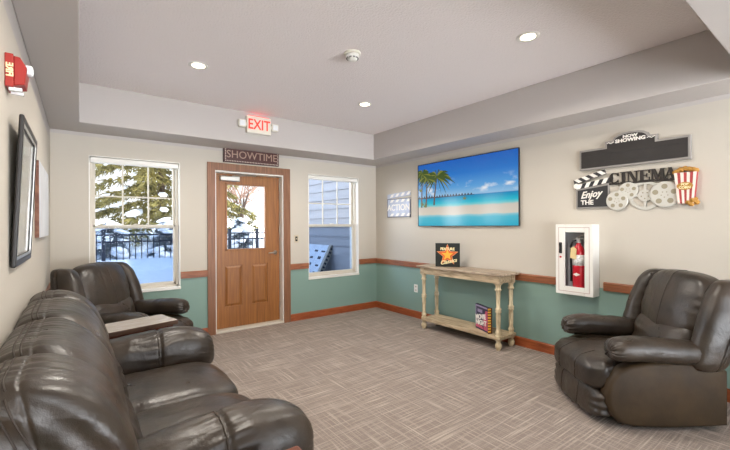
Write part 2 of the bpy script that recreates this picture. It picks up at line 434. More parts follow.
def moulding(u0, u1, z0, z1, t, P, top=0.004):
    bm = B(); pr = [(0, z0), (-t, z0), (-t, z1 - t * 0.6), (-t * 0.55, z1), (0, z1)]
    a = [bm.verts.new(P(u0, z, d)) for d, z in pr]; b = [bm.verts.new(P(u1, z, d)) for d, z in pr]
    bm.faces.new(a); bm.faces.new(b)
    for i in range(5): bm.faces.new((a[i], a[(i + 1) % 5], b[(i + 1) % 5], b[i]))
    bmesh.ops.recalc_face_normals(bm, faces=bm.faces[:]); return bm
PBk = lambda u, z, d: (u, YB + d, z)
PR = lambda u, z, d: (XR + d, u, z)
PL = lambda u, z, d: (XL - d, u, z)
n = 0
for (u0, u1, P) in ((XL, W1[0] - 0.012, PBk), (W1[1] + 0.012, 1.268, PBk), (2.386, W2[0] - 0.012, PBk), (W2[1] + 0.012, XR, PBk), (1.90, YB, PR), (YEND, 1.505, PR), (YEND, YB, PL)):
    n += 1; struct('trim_%d' % n, moulding(u0, u1, ZR0, ZR1, 0.02, P), M['trimwood'])
struct('baseboard_back', moulding(XL, 1.268, 0, 0.1, 0.016, PBk), M['base'])
struct('baseboard_corner', moulding(2.386, XR, 0, 0.1, 0.016, PBk), M['base'])
struct('baseboard_right', moulding(YEND, YB, 0, 0.1, 0.016, PR), M['base'])
struct('baseboard_left', moulding(YEND, YB, 0, 0.1, 0.016, PL), M['base'])

# ------------------------------------------------------------------ windows
def window(nm, W, nx, label):
    x0, x1, z0, z1 = W; y = YB + 0.07
    root = bpy.data.objects.new(nm, None); COL.objects.link(root); root.location = ((x0 + x1) / 2, y, z0); root['kind'] = 'structure'
    cx = (x0 + x1) / 2
    def bx(bm, a, b, c, d, y0, y1, bev=0.004): return box(bm, a - cx, b - cx, y0, y1, c - z0, d - z0, 0, bev)
    fw = 0.024; zm = 1.357
    bm = B()
    bx(bm, x0, x0 + fw, z0, z1, 0, 0.09); bx(bm, x1 - fw, x1, z0, z1, 0, 0.09)
    bx(bm, x0, x1, z0, z0 + fw, 0, 0.09); bx(bm, x0, x1, z1 - fw, z1, 0, 0.09)
    obj('window_frame', bm, M['vinyl'], root)
    for (nmz, c, d, yy) in (('upper_sash', zm - 0.02, z1 - fw, 0.05), ('lower_sash', z0 + fw, zm + 0.022, 0.015)):
        bm = B(); s = 0.028; a, b = x0 + fw, x1 - fw
        bx(bm, a, a + s, c, d, yy, yy + 0.03); bx(bm, b - s, b, c, d, yy, yy + 0.03)
        bx(bm, a, b, c, c + s + 0.008, yy, yy + 0.03); bx(bm, a, b, d - s, d, yy, yy + 0.03)
        sash = obj(nmz, bm, M['vinyl'], root)
        bm = B(); bx(bm, a + s * .6, b - s * .6, c + s * .6, d - s * .6, yy + 0.012, yy + 0.016, 0)
        obj('pane', bm, M['glass'], sash)
        if nmz == 'upper_sash':
            bm = B()
            for k in (1, 2):
                xx = a + s + (b - a - 2 * s) * k / 3; bx(bm, xx - 0.008, xx + 0.008, c + s, d - s, yy + 0.006, yy + 0.022, 0.002)
            zz = c + s + (d - s - c - s) * 0.48; bx(bm, a + s, b - s, zz - 0.008, zz + 0.008, yy + 0.005, yy + 0.023, 0.002)
            obj('muntin_grid', bm, M['vinyl'], sash)
    bm = B(); bx(bm, cx - 0.03, cx + 0.03, zm + 0.022, zm + 0.034, 0.0, 0.03); obj('sash_lock', bm, M['vinyl'], root)
    bm = B(); bx(bm, x0 + 0.004, x1 - 0.004, z1 - 0.062, z1 - 0.004, -0.062, -0.006, 0.01); obj('shade_cassette', bm, M['white'], root)
    bm = B(); bx(bm, x0 - 0.012, x1 + 0.012, z0 - 0.028, z0 + 0.004, -0.084, 0.0, 0.004)
    for (a, b, c, d) in ((x0 - 0.008, x0 + 0.002, z0, z1), (x1 - 0.002, x1 + 0.008, z0, z1), (x0 - 0.008, x1 + 0.008, z1 - 0.002, z1 + 0.008)):
        bx(bm, a, b, c, d, -0.075, -0.069, 0.001)
    obj('window_sill', bm, M['white'], root)
    bm = B(); bx(bm, x0 + fw, x1 - fw, z0 + fw, zm, 0.068, 0.0685, 0)
    obj('insect_screen', bm, M['screen'], root)
    return root
window('window_1', W1, 3, ''); window('window_2', W2, 3, '')

# ------------------------------------------------------------------ door
def build_door():
    root = bpy.data.objects.new('door_1', None); COL.objects.link(root); root.location = (1.826, YB, 0); root['kind'] = 'structure'
    cx = 1.826
    def bx(bm, a, b, c, d, y0, y1, bev=0.003): return box(bm, a - cx, b - cx, y0, y1, c, d, 0, bev)
    bm = B(); bx(bm, 1.268, 1.362, 0, 2.16, -0.022, 0); bx(bm, 2.288, 2.386, 0, 2.16, -0.022, 0); bx(bm, 1.362, 2.288, 2.065, 2.16, -0.022, 0)
    obj('door_casing', bm, M['casing'], root)
    bm = B(); bx(bm, 1.352, 1.378, 0.02, 2.075, 0.0, 0.22); bx(bm, 2.274, 2.300, 0.02, 2.075, 0.0, 0.22); bx(bm, 1.378, 2.274, 2.047, 2.075, 0.0, 0.22)
    bx(bm, 1.378, 1.39, 0.02, 2.047, 0.15, 0.17); bx(bm, 2.262, 2.274, 0.02, 2.047, 0.15, 0.17)
    obj('door_jamb', bm, M['white'], root)
    bm = B(); bx(bm, 1.352, 2.300, 0.0, 0.026, -0.01, 0.24, 0.006); obj('threshold', bm, M['vinyl'], root)
    # leaf: stiles, rails and sunk panels
    y0, y1 = 0.10, 0.145
    bm = B(); a, b = 1.382, 2.270; z0, z1 = 0.03, 2.043
    g = (1.522, 2.078, 1.036, 1.922)
    pan = [(1.508, 1.738, 0.305, 0.845), (1.868, 2.092, 0.305, 0.845)]
    holes = [g] + pan
    bm = wall_mesh(a, b, z0, z1, y1 - y0, holes, [(9, 0)], lambda u, v, d: (u - cx, y0 + d, v))
    for f in bm.faces: f.material_index = 0
    leaf = obj('door_leaf', bm, M['door'], root)
    for p in pan:
        bm = B(); u0, u1, v0, v1 = p
        bx(bm, u0, u1, v0, v1, y0 + 0.014, y1 - 0.014, 0)
        # raised field with sloping edges
        m_ = 0.038
        o4 = [(u0 + .012, v0 + .012), (u1 - .012, v0 + .012), (u1 - .012, v1 - .012), (u0 + .012, v1 - .012)]
        i4 = [(u0 + m_, v0 + m_), (u1 - m_, v0 + m_), (u1 - m_, v1 - m_), (u0 + m_, v1 - m_)]
        vo = [bm.verts.new((p_[0] - cx, y0 + 0.0135, p_[1])) for p_ in o4]; vi = [bm.verts.new((p_[0] - cx, y0 + 0.001, p_[1])) for p_ in i4]
        bm.faces.new(vi)
        for k in range(4): bm.faces.new((vo[k], vo[(k + 1) % 4], vi[(k + 1) % 4], vi[k]))
        bmesh.ops.recalc_face_normals(bm, faces=bm.faces[:])
        obj('raised_panel', bm, M['door'], leaf)
    bm = B(); u0, u1, v0, v1 = g; t = 0.02
    bx(bm, u0, u0 + t, v0, v1, y0 - 0.008, y1); bx(bm, u1 - t, u1, v0, v1, y0 - 0.008, y1); bx(bm, u0, u1, v0, v0 + t, y0 - 0.008, y1); bx(bm, u0, u1, v1 - t, v1, y0 - 0.008, y1)
    obj('glazing_bead', bm, M['door'], leaf)
    bm = B(); bx(bm, u0 + .01, u1 - .01, v0 + .01, v1 - .01, 0.12, 0.125, 0); obj('pane', bm, M['glass'], leaf)
    # lever handle
    hx, hz = 2.205 - cx, 0.985
    bm = B(); cyl(bm, (hx, y0, hz), (hx, y0 - 0.014, hz), 0.028, seg=24); cyl(bm, (hx, y0 - 0.012, hz), (hx, y0 - 0.05, hz), 0.011)
    tube(bm, [(hx, y0 - 0.046, hz), (hx - 0.04, y0 - 0.05, hz + 0.002), (hx - 0.08, y0 - 0.05, hz), (hx - 0.115, y0 - 0.042, hz - 0.004)], [0.011, 0.010, 0.009, 0.008], 10)
    obj('lever_handle', bm, M['metal'], root, True)
    bm = B()
    for zz in (0.25, 1.3, 1.9): cyl(bm, (2.272 - cx, y0 - 0.006, zz - 0.04), (2.272 - cx, y0 - 0.006, zz + 0.04), 0.007, seg=10)
    obj('strike_hardware', bm, M['metal'], root)
    bm = B(); bx(bm, 1.445, 1.70, 1.945, 2.01, y0 - 0.05, y0, 0.01); dc = obj('door_closer', bm, M['metal'], root)
    bm = B(); tube(bm, [(1.60 - cx, y0 - 0.03, 2.012), (1.78 - cx, y0 - 0.07, 2.03), (1.93 - cx, y0 - 0.01, 2.04)], 0.009, 8); obj('closer_arm', bm, M['metal'], dc)
build_door()

# ------------------------------------------------------------------ ceiling fittings
def downlight(x, y, label):
    r = thing('recessed_downlight', label, 'ceiling light', (x, y, ZC), 0, 'recessed ceiling lights')
    bm = lathe(B(), [(0.054, 0.0), (0.080, 0.0), (0.080, -0.006), (0.062, -0.010), (0.052, -0.004)], seg=32); obj('trim_ring', bm, M['white'], r, True)
    bm = lathe(B(), [(0.053, -0.001), (0.050, -0.006), (0.03, -0.008), (0.001, -0.0085)], seg=32); obj('lamp_lens', bm, M['can'], r, True)
    L = bpy.data.lights.new('downlight_lamp', 'SPOT'); L.energy = CAN_W; L.spot_size = 2.75; L.spot_blend = 0.6; L.shadow_soft_size = 0.05; L.color = (1.0, 0.93, 0.83)
    lo = bpy.data.objects.new('downlight_lamp', L); COL.objects.link(lo); lo.location = (x, y, ZC - 0.03)
CAN_W = 66
downlight(0.813, 3.42, 'round recessed ceiling light above the space in front of the oak door')
downlight(2.575, 3.413, 'round recessed ceiling light nearest the far corner, above the television end of the room')
downlight(2.611, 1.486, 'round recessed ceiling light between the smoke detector and the popcorn wall sign')
L4 = bpy.data.lights.new('downlight_lamp', 'SPOT')
downlight(0.85, 1.486, 'round recessed ceiling light above the leather loveseat')
bpy.data.lights.remove(L4)

r = thing('smoke_detector', 'round white smoke detector with dark slots on the ceiling', 'smoke detector', (1.735, 2.46, ZC)); r.scale = (0.86, 0.86, 0.9)
obj('base_plate', lathe(B(), [(0.078, 0), (0.078, -0.012), (0.066, -0.018), (0.06, -0.016)], seg=32), M['exitwhite'], r, True)
obj('sensor_head', lathe(B(), [(0.06, -0.014), (0.062, -0.034), (0.052, -0.05), (0.046, -0.05), (0.046, -0.040), (0.001, -0.040)], seg=32), M['white'], r, True)
obj('sensor_cap', lathe(B(), [(0.03, -0.04), (0.044, -0.052), (0.040, -0.064), (0.02, -0.069), (0.001, -0.069)], seg=28), M['white'], r, True)
bm = B()
for k in range(10):
    a = 2 * PI * k / 10
    for rr in (0.0525,):
        c = Vector((math.cos(a) * rr, math.sin(a) * rr, -0.049)); t = Vector((-math.sin(a), math.cos(a), 0)) * 0.011
        tube(bm, [c - t, c + t], 0.0045, 6)
obj('vent_slots', bm, M['black'], r)

# ------------------------------------------------------------------ exit sign on the back soffit
r = thing('exit_sign', 'white exit sign with glowing red letters and two lamp heads above the door', 'exit sign', (1.742, YS, 2.573))
obj('sign_body', box(B(), -0.152, 0.152, -0.05, 0, -0.1, 0.105, 0, 0.008), M['exitwhite'], r)
obj('exit_lettering', text_bm(B(), 'EXIT', 0.170, 0.004, 0, -0.0505, 0.0, offset=0.002, sx=0.80), M['exit'], r)
obj('red_top_lens', box(B(), -0.13, 0.13, -0.045, -0.005, 0.105, 0.109), M['exit'], r)
for s in (-1, 1):
    bm = B(); box(bm, s * 0.205 - 0.044, s * 0.205 + 0.044, -0.055, -0.008, -0.042 , 0.046, 0, 0.012, 3)
    box(bm, min(s * 0.15, s * 0.17), max(s * 0.15, s * 0.17), -0.04, -0.012, -0.02, 0.02)
    hd = obj('lamp_head', bm, M['exitwhite'], r)
    obj('lamp_lens', box(B(), s * 0.205 - 0.032, s * 0.205 + 0.032, -0.059, -0.054, -0.03, 0.034, 0, 0.003), M['lens'], hd)
Lp = bpy.data.lights.new('exit_glow', 'POINT'); Lp.energy = 0.035; Lp.color = (1, 0.12, 0.06); Lp.shadow_soft_size = 0.04
lo = bpy.data.objects.new('exit_glow', Lp); COL.objects.link(lo); lo.location = (1.742, YS - 0.03, 2.69)

# ------------------------------------------------------------------ wall things on the back wall
r = thing('showtime_sign', 'dark brown marquee sign reading SHOWTIME above the oak door', 'sign', (1.832, YB - 0.002, 2.275))
obj('sign_board', box(B(), -0.372, 0.372, -0.05, 0, -0.098, 0.098, 0, 0.004), M['showbrown'], r)
obj('showtime_lettering', text_bm(B(), 'SHOWTIME', 0.135, 0.006, 0, -0.0505, 0.0, sx=0.98, space=1.0), M['showletter'], r)
bm = B()
for k in range(34):
    x = -0.352 + 0.704 * k / 33
    for z in (-0.082, 0.082): box(bm, x - 0.0055, x + 0.0055, -0.055, -0.049, z - 0.0055, z + 0.0055)
for k in range(1, 8):
    z = -0.082 + 0.164 * k / 8
    for x in (-0.352, 0.352): box(bm, x - 0.0055, x + 0.0055, -0.055, -0.049, z - 0.0055, z + 0.0055)
obj('dotted_border', bm, M['showedge'], r)

r = thing('light_switch', 'small beige wall switch with dark toggle between door and right window', 'light switch', (2.484, YB - 0.001, 1.172))
obj('switch_plate', box(B(), -0.036, 0.036, -0.007, 0, -0.058, 0.058, 0, 0.003), M['beige'], r)
obj('switch_toggle', box(B(), -0.017, 0.017, -0.012, -0.006, -0.034, 0.034, 0, 0.002), M['black'], r)
obj('toggle_lever', box(B(), -0.006, 0.006, -0.02, -0.011, -0.008, 0.012, 0, 0.002), M['beige'], r)

# ------------------------------------------------------------------ wall things on the right wall (local x runs towards the camera, -y into the room)
RW = -PI / 2
def rw(name, label, cat, yc, zc, d=0.001): return thing(name, label, cat, (XR - d, yc, zc), RW)

r = rw('wall_outlet', 'white wall outlet on the teal wall left of the console table', 'outlet', 4.01, 0.43)
obj('outlet_plate', box(B(), -0.036, 0.036, -0.006, 0, -0.058, 0.058, 0, 0.003), M['white'], r)
for z in (-0.026, 0.026):
    sk = obj('socket', box(B(), -0.017, 0.017, -0.0068, -0.0058, z - 0.014, z + 0.014, 0, 0.0004), M['vinyl'], r)
    bm = B(); box(bm, -0.010, -0.006, -0.0075, -0.006, z - 0.008, z + 0.008); box(bm, 0.006, 0.010, -0.0075, -0.006, z - 0.008, z + 0.008)
    obj('socket_slots', bm, M['black'], sk)

# --- tin clapper sign near the corner
r = rw('action_sign', 'pale clapperboard-shaped sign reading ACTION near the far corner', 'sign', 4.372, 1.655)
bm = box(B(), -0.262, 0.262, -0.012, 0, -0.172, 0.118, 0, 0.002); bd = obj('clapper_board', bm, M['tin'], r)
bm = B()
for (a, b, c, d) in ((-0.262, 0.262, -0.172, -0.160), (-0.262, 0.262, 0.106, 0.118), (-0.262, -0.25, -0.172, 0.118), (0.25, 0.262, -0.172, 0.118)): box(bm, a, b, -0.015, -0.001, c, d)
obj('board_edge', bm, M['tinedge'], bd)
bm = B()
for k in range(4):
    x = -0.2 + k * 0.125
    for (z0, z1) in ((0.062, 0.104), (-0.156, -0.112)): prism(bm, [(x, z0), (x + 0.06, z0), (x + 0.1, z1), (x + 0.04, z1)], -0.0145, -0.011)
obj('board_stripes', bm, M['letterwhite'], bd)
obj('action_lettering', text_bm(B(), 'ACTION', 0.135, 0.004, 0, -0.0125, -0.025, offset=0.002), M['letterwhite'], bd)
bm = prism(B(), [(-0.262, 0.122), (0.258, 0.152), (0.258, 0.222), (-0.262, 0.192)], -0.012, 0); cs = obj('clapper_stick', bm, M['tin'], r)
bm = B()
for k in range(4):
    x = -0.2 + k * 0.125; q = lambda xx: 0.136 + (xx + 0.262) * 0.0577
    prism(bm, [(x, q(x)), (x + 0.06, q(x + .06)), (x + 0.1, q(x + .1) + 0.045), (x + 0.04, q(x + .04) + 0.045)], -0.0145, -0.011)
obj('stick_stripes', bm, M['letterwhite'], cs)

# --- television
def tv_screen_mat():
    m = bpy.data.materials.new('beach_picture_screen'); m.use_nodes = True; nt = m.node_tree; b = nt.nodes['Principled BSDF']
    N = nt.nodes.new; L = nt.links.new
    tc = N('ShaderNodeTexCoord'); sx = N('ShaderNodeSeparateXYZ'); L(tc.outputs['Object'], sx.inputs[0])
    def MR(x, a, b_, c=0.0, d=1.0):
        r = N('ShaderNodeMapRange'); r.inputs[1].default_value = a; r.inputs[2].default_value = b_; r.inputs[3].default_value = c; r.inputs[4].default_value = d; L(x, r.inputs[0]); return r.outputs[0]
    u = MR(sx.outputs[0], -0.79, 0.79); v = MR(sx.outputs[2], -0.437, 0.437)
    # soft wobble for the shore lines
    n = N('ShaderNodeTexNoise'); n.inputs['Scale'].default_value = 3.0; n.inputs['Detail'].default_value = 4; L(tc.outputs['Object'], n.inputs[0])
    w = N('ShaderNodeMath'); w.operation = 'MULTIPLY_ADD'; L(n.outputs[0], w.inputs[0]); w.inputs[1].default_value = 0.05; w.inputs[2].default_value = -0.025
    vw = N('ShaderNodeMath'); vw.operation = 'ADD'; L(v, vw.inputs[0]); L(w.outputs[0], vw.inputs[1])
    vm = N('ShaderNodeMix'); vm.data_type = 'FLOAT'; L(MR(v, 0.38, 0.42), vm.inputs[0]); L(vw.outputs[0], vm.inputs[2]); L(v, vm.inputs[3])
    r = N('ShaderNodeValToRGB'); cr = r.color_ramp
    stops = [(0.0, (40, 176, 206)), (0.13, (78, 190, 212)), (0.165, (150, 206, 214)), (0.18, (222, 212, 196)), (0.29, (214, 204, 190)), (0.315, (120, 206, 210)),
             (0.35, (30, 190, 212)), (0.43, (10, 150, 196)), (0.452, (14, 128, 186)), (0.456, (150, 196, 230)), (0.58, (92, 164, 224)), (0.78, (44, 122, 206)), (1.0, (24, 96, 188))]
    cr.elements[0].position = 0.0; cr.elements[0].color = rgb(*stops[0][1]); cr.elements[1].position = 1.0; cr.elements[1].color = rgb(*stops[-1][1])
    for p, c in stops[1:-1]:
        e = cr.elements.new(p); e.color = rgb(*c)
    L(vm.outputs[0], r.inputs[0])
    mp = N('ShaderNodeMapping'); mp.inputs['Scale'].default_value = (3.2, 1, 6.5); L(tc.outputs['Object'], mp.inputs[0])
    cn = N('ShaderNodeTexNoise'); cn.inputs['Scale'].default_value = 1.5; cn.inputs['Detail'].default_value = 6; L(mp.outputs[0], cn.inputs[0])
    cm = N('ShaderNodeMath'); cm.operation = 'MULTIPLY'; L(MR(cn.outputs[0], 0.54, 0.72), cm.inputs[0])
    band = N('ShaderNodeMath'); band.operation = 'MULTIPLY'; L(MR(v, 0.46, 0.5), band.inputs[0]); L(MR(v, 0.74, 0.58), band.inputs[1]); L(band.outputs[0], cm.inputs[1])
    mx = N('ShaderNodeMix'); mx.data_type = 'RGBA'; L(cm.outputs[0], mx.inputs[0]); L(r.outputs[0], mx.inputs[6]); mx.inputs[7].default_value = rgb(236, 240, 246)
    L(mx.outputs[2], b.inputs['Emission Color']); b.inputs['Emission Strength'].default_value = 0.72
    b.inputs['Base Color'].default_value = rgb(8, 8, 10); b.inputs['Roughness'].default_value = 0.16; b.inputs['Specular IOR Level'].default_value = 0.3
    return m
def pict(name, c): return mat(name, (6, 6, 6), 0.2, emit=c, es=0.72)
TVY, TVZ = 3.138, 1.783
r = thing('television', 'large wall-mounted flat television showing a palm beach', 'television', (XR - 0.030, TVY, TVZ), RW)
obj('tv_body', box(B(), -0.791, 0.791, 0.002, 0.022, -0.441, 0.441, 0, 0.006), M['black'], r)
obj('wall_bracket', box(B(), -0.25, 0.25, 0.022, 0.0295, -0.2, 0.2), M['black'], r)
bm = B()
for (a, b, c, d) in ((-0.791, -0.783, -0.441, 0.441), (0.783, 0.791, -0.441, 0.441), (-0.783, 0.783, 0.433, 0.441), (-0.783, 0.783, -0.441, -0.433)): box(bm, a, b, -0.004, 0.003, c, d)
obj('bezel', bm, M['black'], r)
scr = obj('screen', box(B(), -0.783, 0.783, 0.0, 0.0025, -0.433, 0.433), tv_screen_mat(), r)
pT, pF, pF2, pH = pict('picture_trunk', (92, 66, 44)), pict('picture_fronds', (62, 84, 30)), pict('picture_fronds_light', (126, 130, 44)), pict('picture_huts', (52, 66, 84))
def uv(u, v): return (-0.79 + 1.58 * u, -0.437 + 0.874 * v)
bm = B()
def flat(bm, pts, mi=0, y=-0.0006):
    f = bm.faces.new([bm.verts.new((max(-0.782, p[0]), y, p[1])) for p in pts]); f.material_index = mi
    f.normal_update()
    if f.normal.y > 0: f.normal_flip()
def palm(u, v0, v1, du, L, ph):
    b0, t0 = uv(u, v0), uv(u + du, v1); w0, w1 = 0.014, 0.008
    for k in range(8):
        a, b = k / 8, (k + 1) / 8
        xa, xb = b0[0] + (t0[0] - b0[0]) * a ** 1.4, b0[0] + (t0[0] - b0[0]) * b ** 1.4; za, zb = b0[1] + (t0[1] - b0[1]) * a, b0[1] + (t0[1] - b0[1]) * b
        wa, wb = w0 + (w1 - w0) * a, w0 + (w1 - w0) * b
        flat(bm, [(xa - wa, za), (xa + wa, za), (xb + wb, zb), (xb - wb, zb)], 0, -0.0006)
    for k in range(21):
        a = ph + 2 * PI * k / 21; dx, dz = math.cos(a), math.sin(a) * 0.62 + 0.18; ln = L * random.uniform(0.8, 1.1)
        pts = [(t0[0] + dx * ln * s, t0[1] + dz * ln * s - ln * 0.5 * s * s) for s in (0, .25, .5, .75, 1)]
        for j in range(4):
            p, q = pts[j], pts[j + 1]; wa = (0.014, 0.026, 0.026, 0.018, 0.002)[j]; wb = (0.014, 0.026, 0.026, 0.018, 0.002)[j + 1]
            flat(bm, [(p[0], p[1] + wa * .5), (q[0], q[1] + wb * .5), (q[0], q[1] - wb), (p[0], p[1] - wa)], 1 + (k % 3 == 0), -0.0008 - 0.00002 * k)
palm(0.195, 0.33, 0.78, 0.035, 0.29, 0.2); palm(0.10, 0.30, 0.78, 0.015, 0.20, 0.5); palm(0.045, 0.30, 0.86, 0.01, 0.16, 0.9)
for (u, v, s) in ((0.09, 0.30, 0.09), (0.055, 0.33, 0.07), (0.525, 0.385, 0.055), (0.03, 0.56, 0.08)):
    c = uv(u, v)
    for k in range(9):
        a = PI * (k + 0.5) / 9; flat(bm, [(c[0] - 0.008, c[1]), (c[0] + 0.008, c[1]), (c[0] + math.cos(a) * s, c[1] + math.sin(a) * s)], 1 + k % 2, -0.001 - 0.00002 * k)
for k in range(20):
    u = 0.02 + 0.6 * k / 20; c = uv(u, 0.452); w, h = 0.018, 0.022 + 0.012 * random.random()
    flat(bm, [(c[0] - w, c[1]), (c[0] + w, c[1]), (c[0] + w * .3, c[1] + h), (c[0] - w * .3, c[1] + h)], 3, -0.0004)
a, b = uv(0.0, 0.438), uv(0.62, 0.455); flat(bm, [(a[0], a[1]), (b[0], b[1] - 0.006), (b[0], b[1]), (a[0], a[1] + 0.02)], 3, -0.0005)
obj('beach_picture', bm, [pT, pF, pF2, pH], scr)

# --- now showing board
r = rw('now_showing_board', 'black letterboard in silver frame headed NOW SHOWING', 'sign', 1.281, 1.975)
k = 0.9927
def A(y): return -(y * k - 1.281)
def Zk(z): return CAMZ + (z - CAMZ) * k - 1.975
arch = [(A(1.49), Zk(2.082)), (A(1.49), Zk(2.132)), (A(1.43), Zk(2.134))]
for t in range(9):
    a = PI - PI * t / 8; arch.append((A(1.285) + math.cos(a) * 0.14, Zk(2.137) + max(0, math.sin(a)) * 0.058))
arch += [(A(1.14), Zk(2.134)), (A(1.085), Zk(2.132)), (A(1.085), Zk(2.082))]
outl = [(A(1.717), Zk(1.886)), (A(1.717), Zk(2.082))] + arch + [(A(0.863), Zk(2.082)), (A(0.863), Zk(1.886))]
obj('silver_frame', prism(B(), outl, -0.035, 0, bevel=0.004, seg=2), M['silver'], r)
cx_ = sum(p[0] for p in outl) / len(outl)
def inset(pts, d):
    out = []; n_ = len(pts)
    for i in range(n_):
        p0, p1, p2 = Vector(pts[i - 1]), Vector(pts[i]), Vector(pts[(i + 1) % n_])
        e1, e2 = (p1 - p0).normalized(), (p2 - p1).normalized()
        n1, n2 = Vector((e1.y, -e1.x)), Vector((e2.y, -e2.x)); b_ = (n1 + n2); b_ = b_ / max(0.35, b_.length_squared) * 2
        out.append((p1.x + b_.x * d, p1.y + b_.y * d))
    return out
obj('black_board', prism(B(), inset(outl, 0.018), -0.0385, -0.03), M['chalk'], r)
bm = text_bm(B(), 'NOW', 0.034, 0.003, A(1.285), -0.0388, Zk(2.151), offset=0.0015, sx=1.25)
text_bm(bm, 'SHOWING', 0.042, 0.003, A(1.285), -0.0388, Zk(2.117), offset=0.0018, sx=1.15)
for s in (-1, 1):
    c0 = A(1.285) + s * 0.155
    for t in range(6):
        x = c0 + (t - 3) * 0.010; z = Zk(2.112) + 0.005 * math.sin(t * 1.6)
        box(bm, x, x + 0.009, -0.041, -0.038, z - 0.003, z + 0.003)
obj('now_showing_lettering', bm, M['letterwhite'], r)
obj('letter_rails', (lambda bm: [box(bm, A(1.69), A(0.89), -0.0400, -0.0382, z - 0.0015, z + 0.0015) for z in (Zk(1.95), Zk(2.02))] and bm)(B()), M['black'], r)

# --- enjoy the cinema sign: clapper, letters, reels, popcorn
r = rw('cinema_sign', 'cut-out wall sign reading Enjoy THE CINEMA with reels and popcorn', 'sign', 1.28, 1.66)
def a_(y): return -(y - 1.28)
def z_(z): return z - 1.66
cb = obj('clapperboard', prism(B(), [(a_(1.745), z_(1.512)), (a_(1.452), z_(1.512)), (a_(1.452), z_(1.742)), (a_(1.745), z_(1.705))], -0.022, 0, bevel=0.003, seg=1), M['silver'], r)
obj('clapper_slate', prism(B(), [(a_(1.728), z_(1.526)), (a_(1.462), z_(1.526)), (a_(1.462), z_(1.722)), (a_(1.728), z_(1.69))], -0.025, -0.02), M['clapblack'], cb)
bm = text_bm(B(), 'Enjoy', 0.090, 0.004, a_(1.610), -0.0255, z_(1.645), offset=0.002, shear=0.45, sx=0.92, rot=0.09)
text_bm(bm, 'THE', 0.062, 0.004, a_(1.640), -0.0255, z_(1.568), offset=0.0015)
obj('enjoy_lettering', bm, M['letterwhite'], cb)
for (nm, P0, P1, h) in (('lower_clapstick', (1.745, 1.700), (1.445, 1.748), 0.045), ('upper_clapstick', (1.755, 1.755), (1.478, 1.832), 0.042)):
    p, q = Vector((a_(P0[0]), z_(P0[1]))), Vector((a_(P1[0]), z_(P1[1]))); d = (q - p).normalized(); nn = Vector((-d.y, d.x)) * h; ln = (q - p).length
    st = obj(nm, prism(B(), [tuple(p), tuple(q), tuple(q + nn), tuple(p + nn)], -0.028, -0.004), M['clapblack'], r)
    bm = B()
    for t in range(4):
        s0 = ln * (0.02 + t * 0.25); sl = 0.035 if nm[0] == 'u' else 0.03
        f = 1 if nm[0] == 'l' else -1
        b0 = p + d * (s0 + (0 if f > 0 else sl)); w = d * ln * 0.125; tp = d * sl * f + nn
        prism(bm, [tuple(b0), tuple(b0 + w), tuple(b0 + w + tp), tuple(b0 + tp)], -0.0300, -0.027)
    obj('stick_stripes', bm, M['letterwhite'], st)
bm = B(); cyl(bm, (a_(1.735), -0.034, z_(1.735)), (a_(1.735), -0.004, z_(1.735)), 0.026, seg=18); obj('hinge_disc', bm, M['letterwhite'], r)
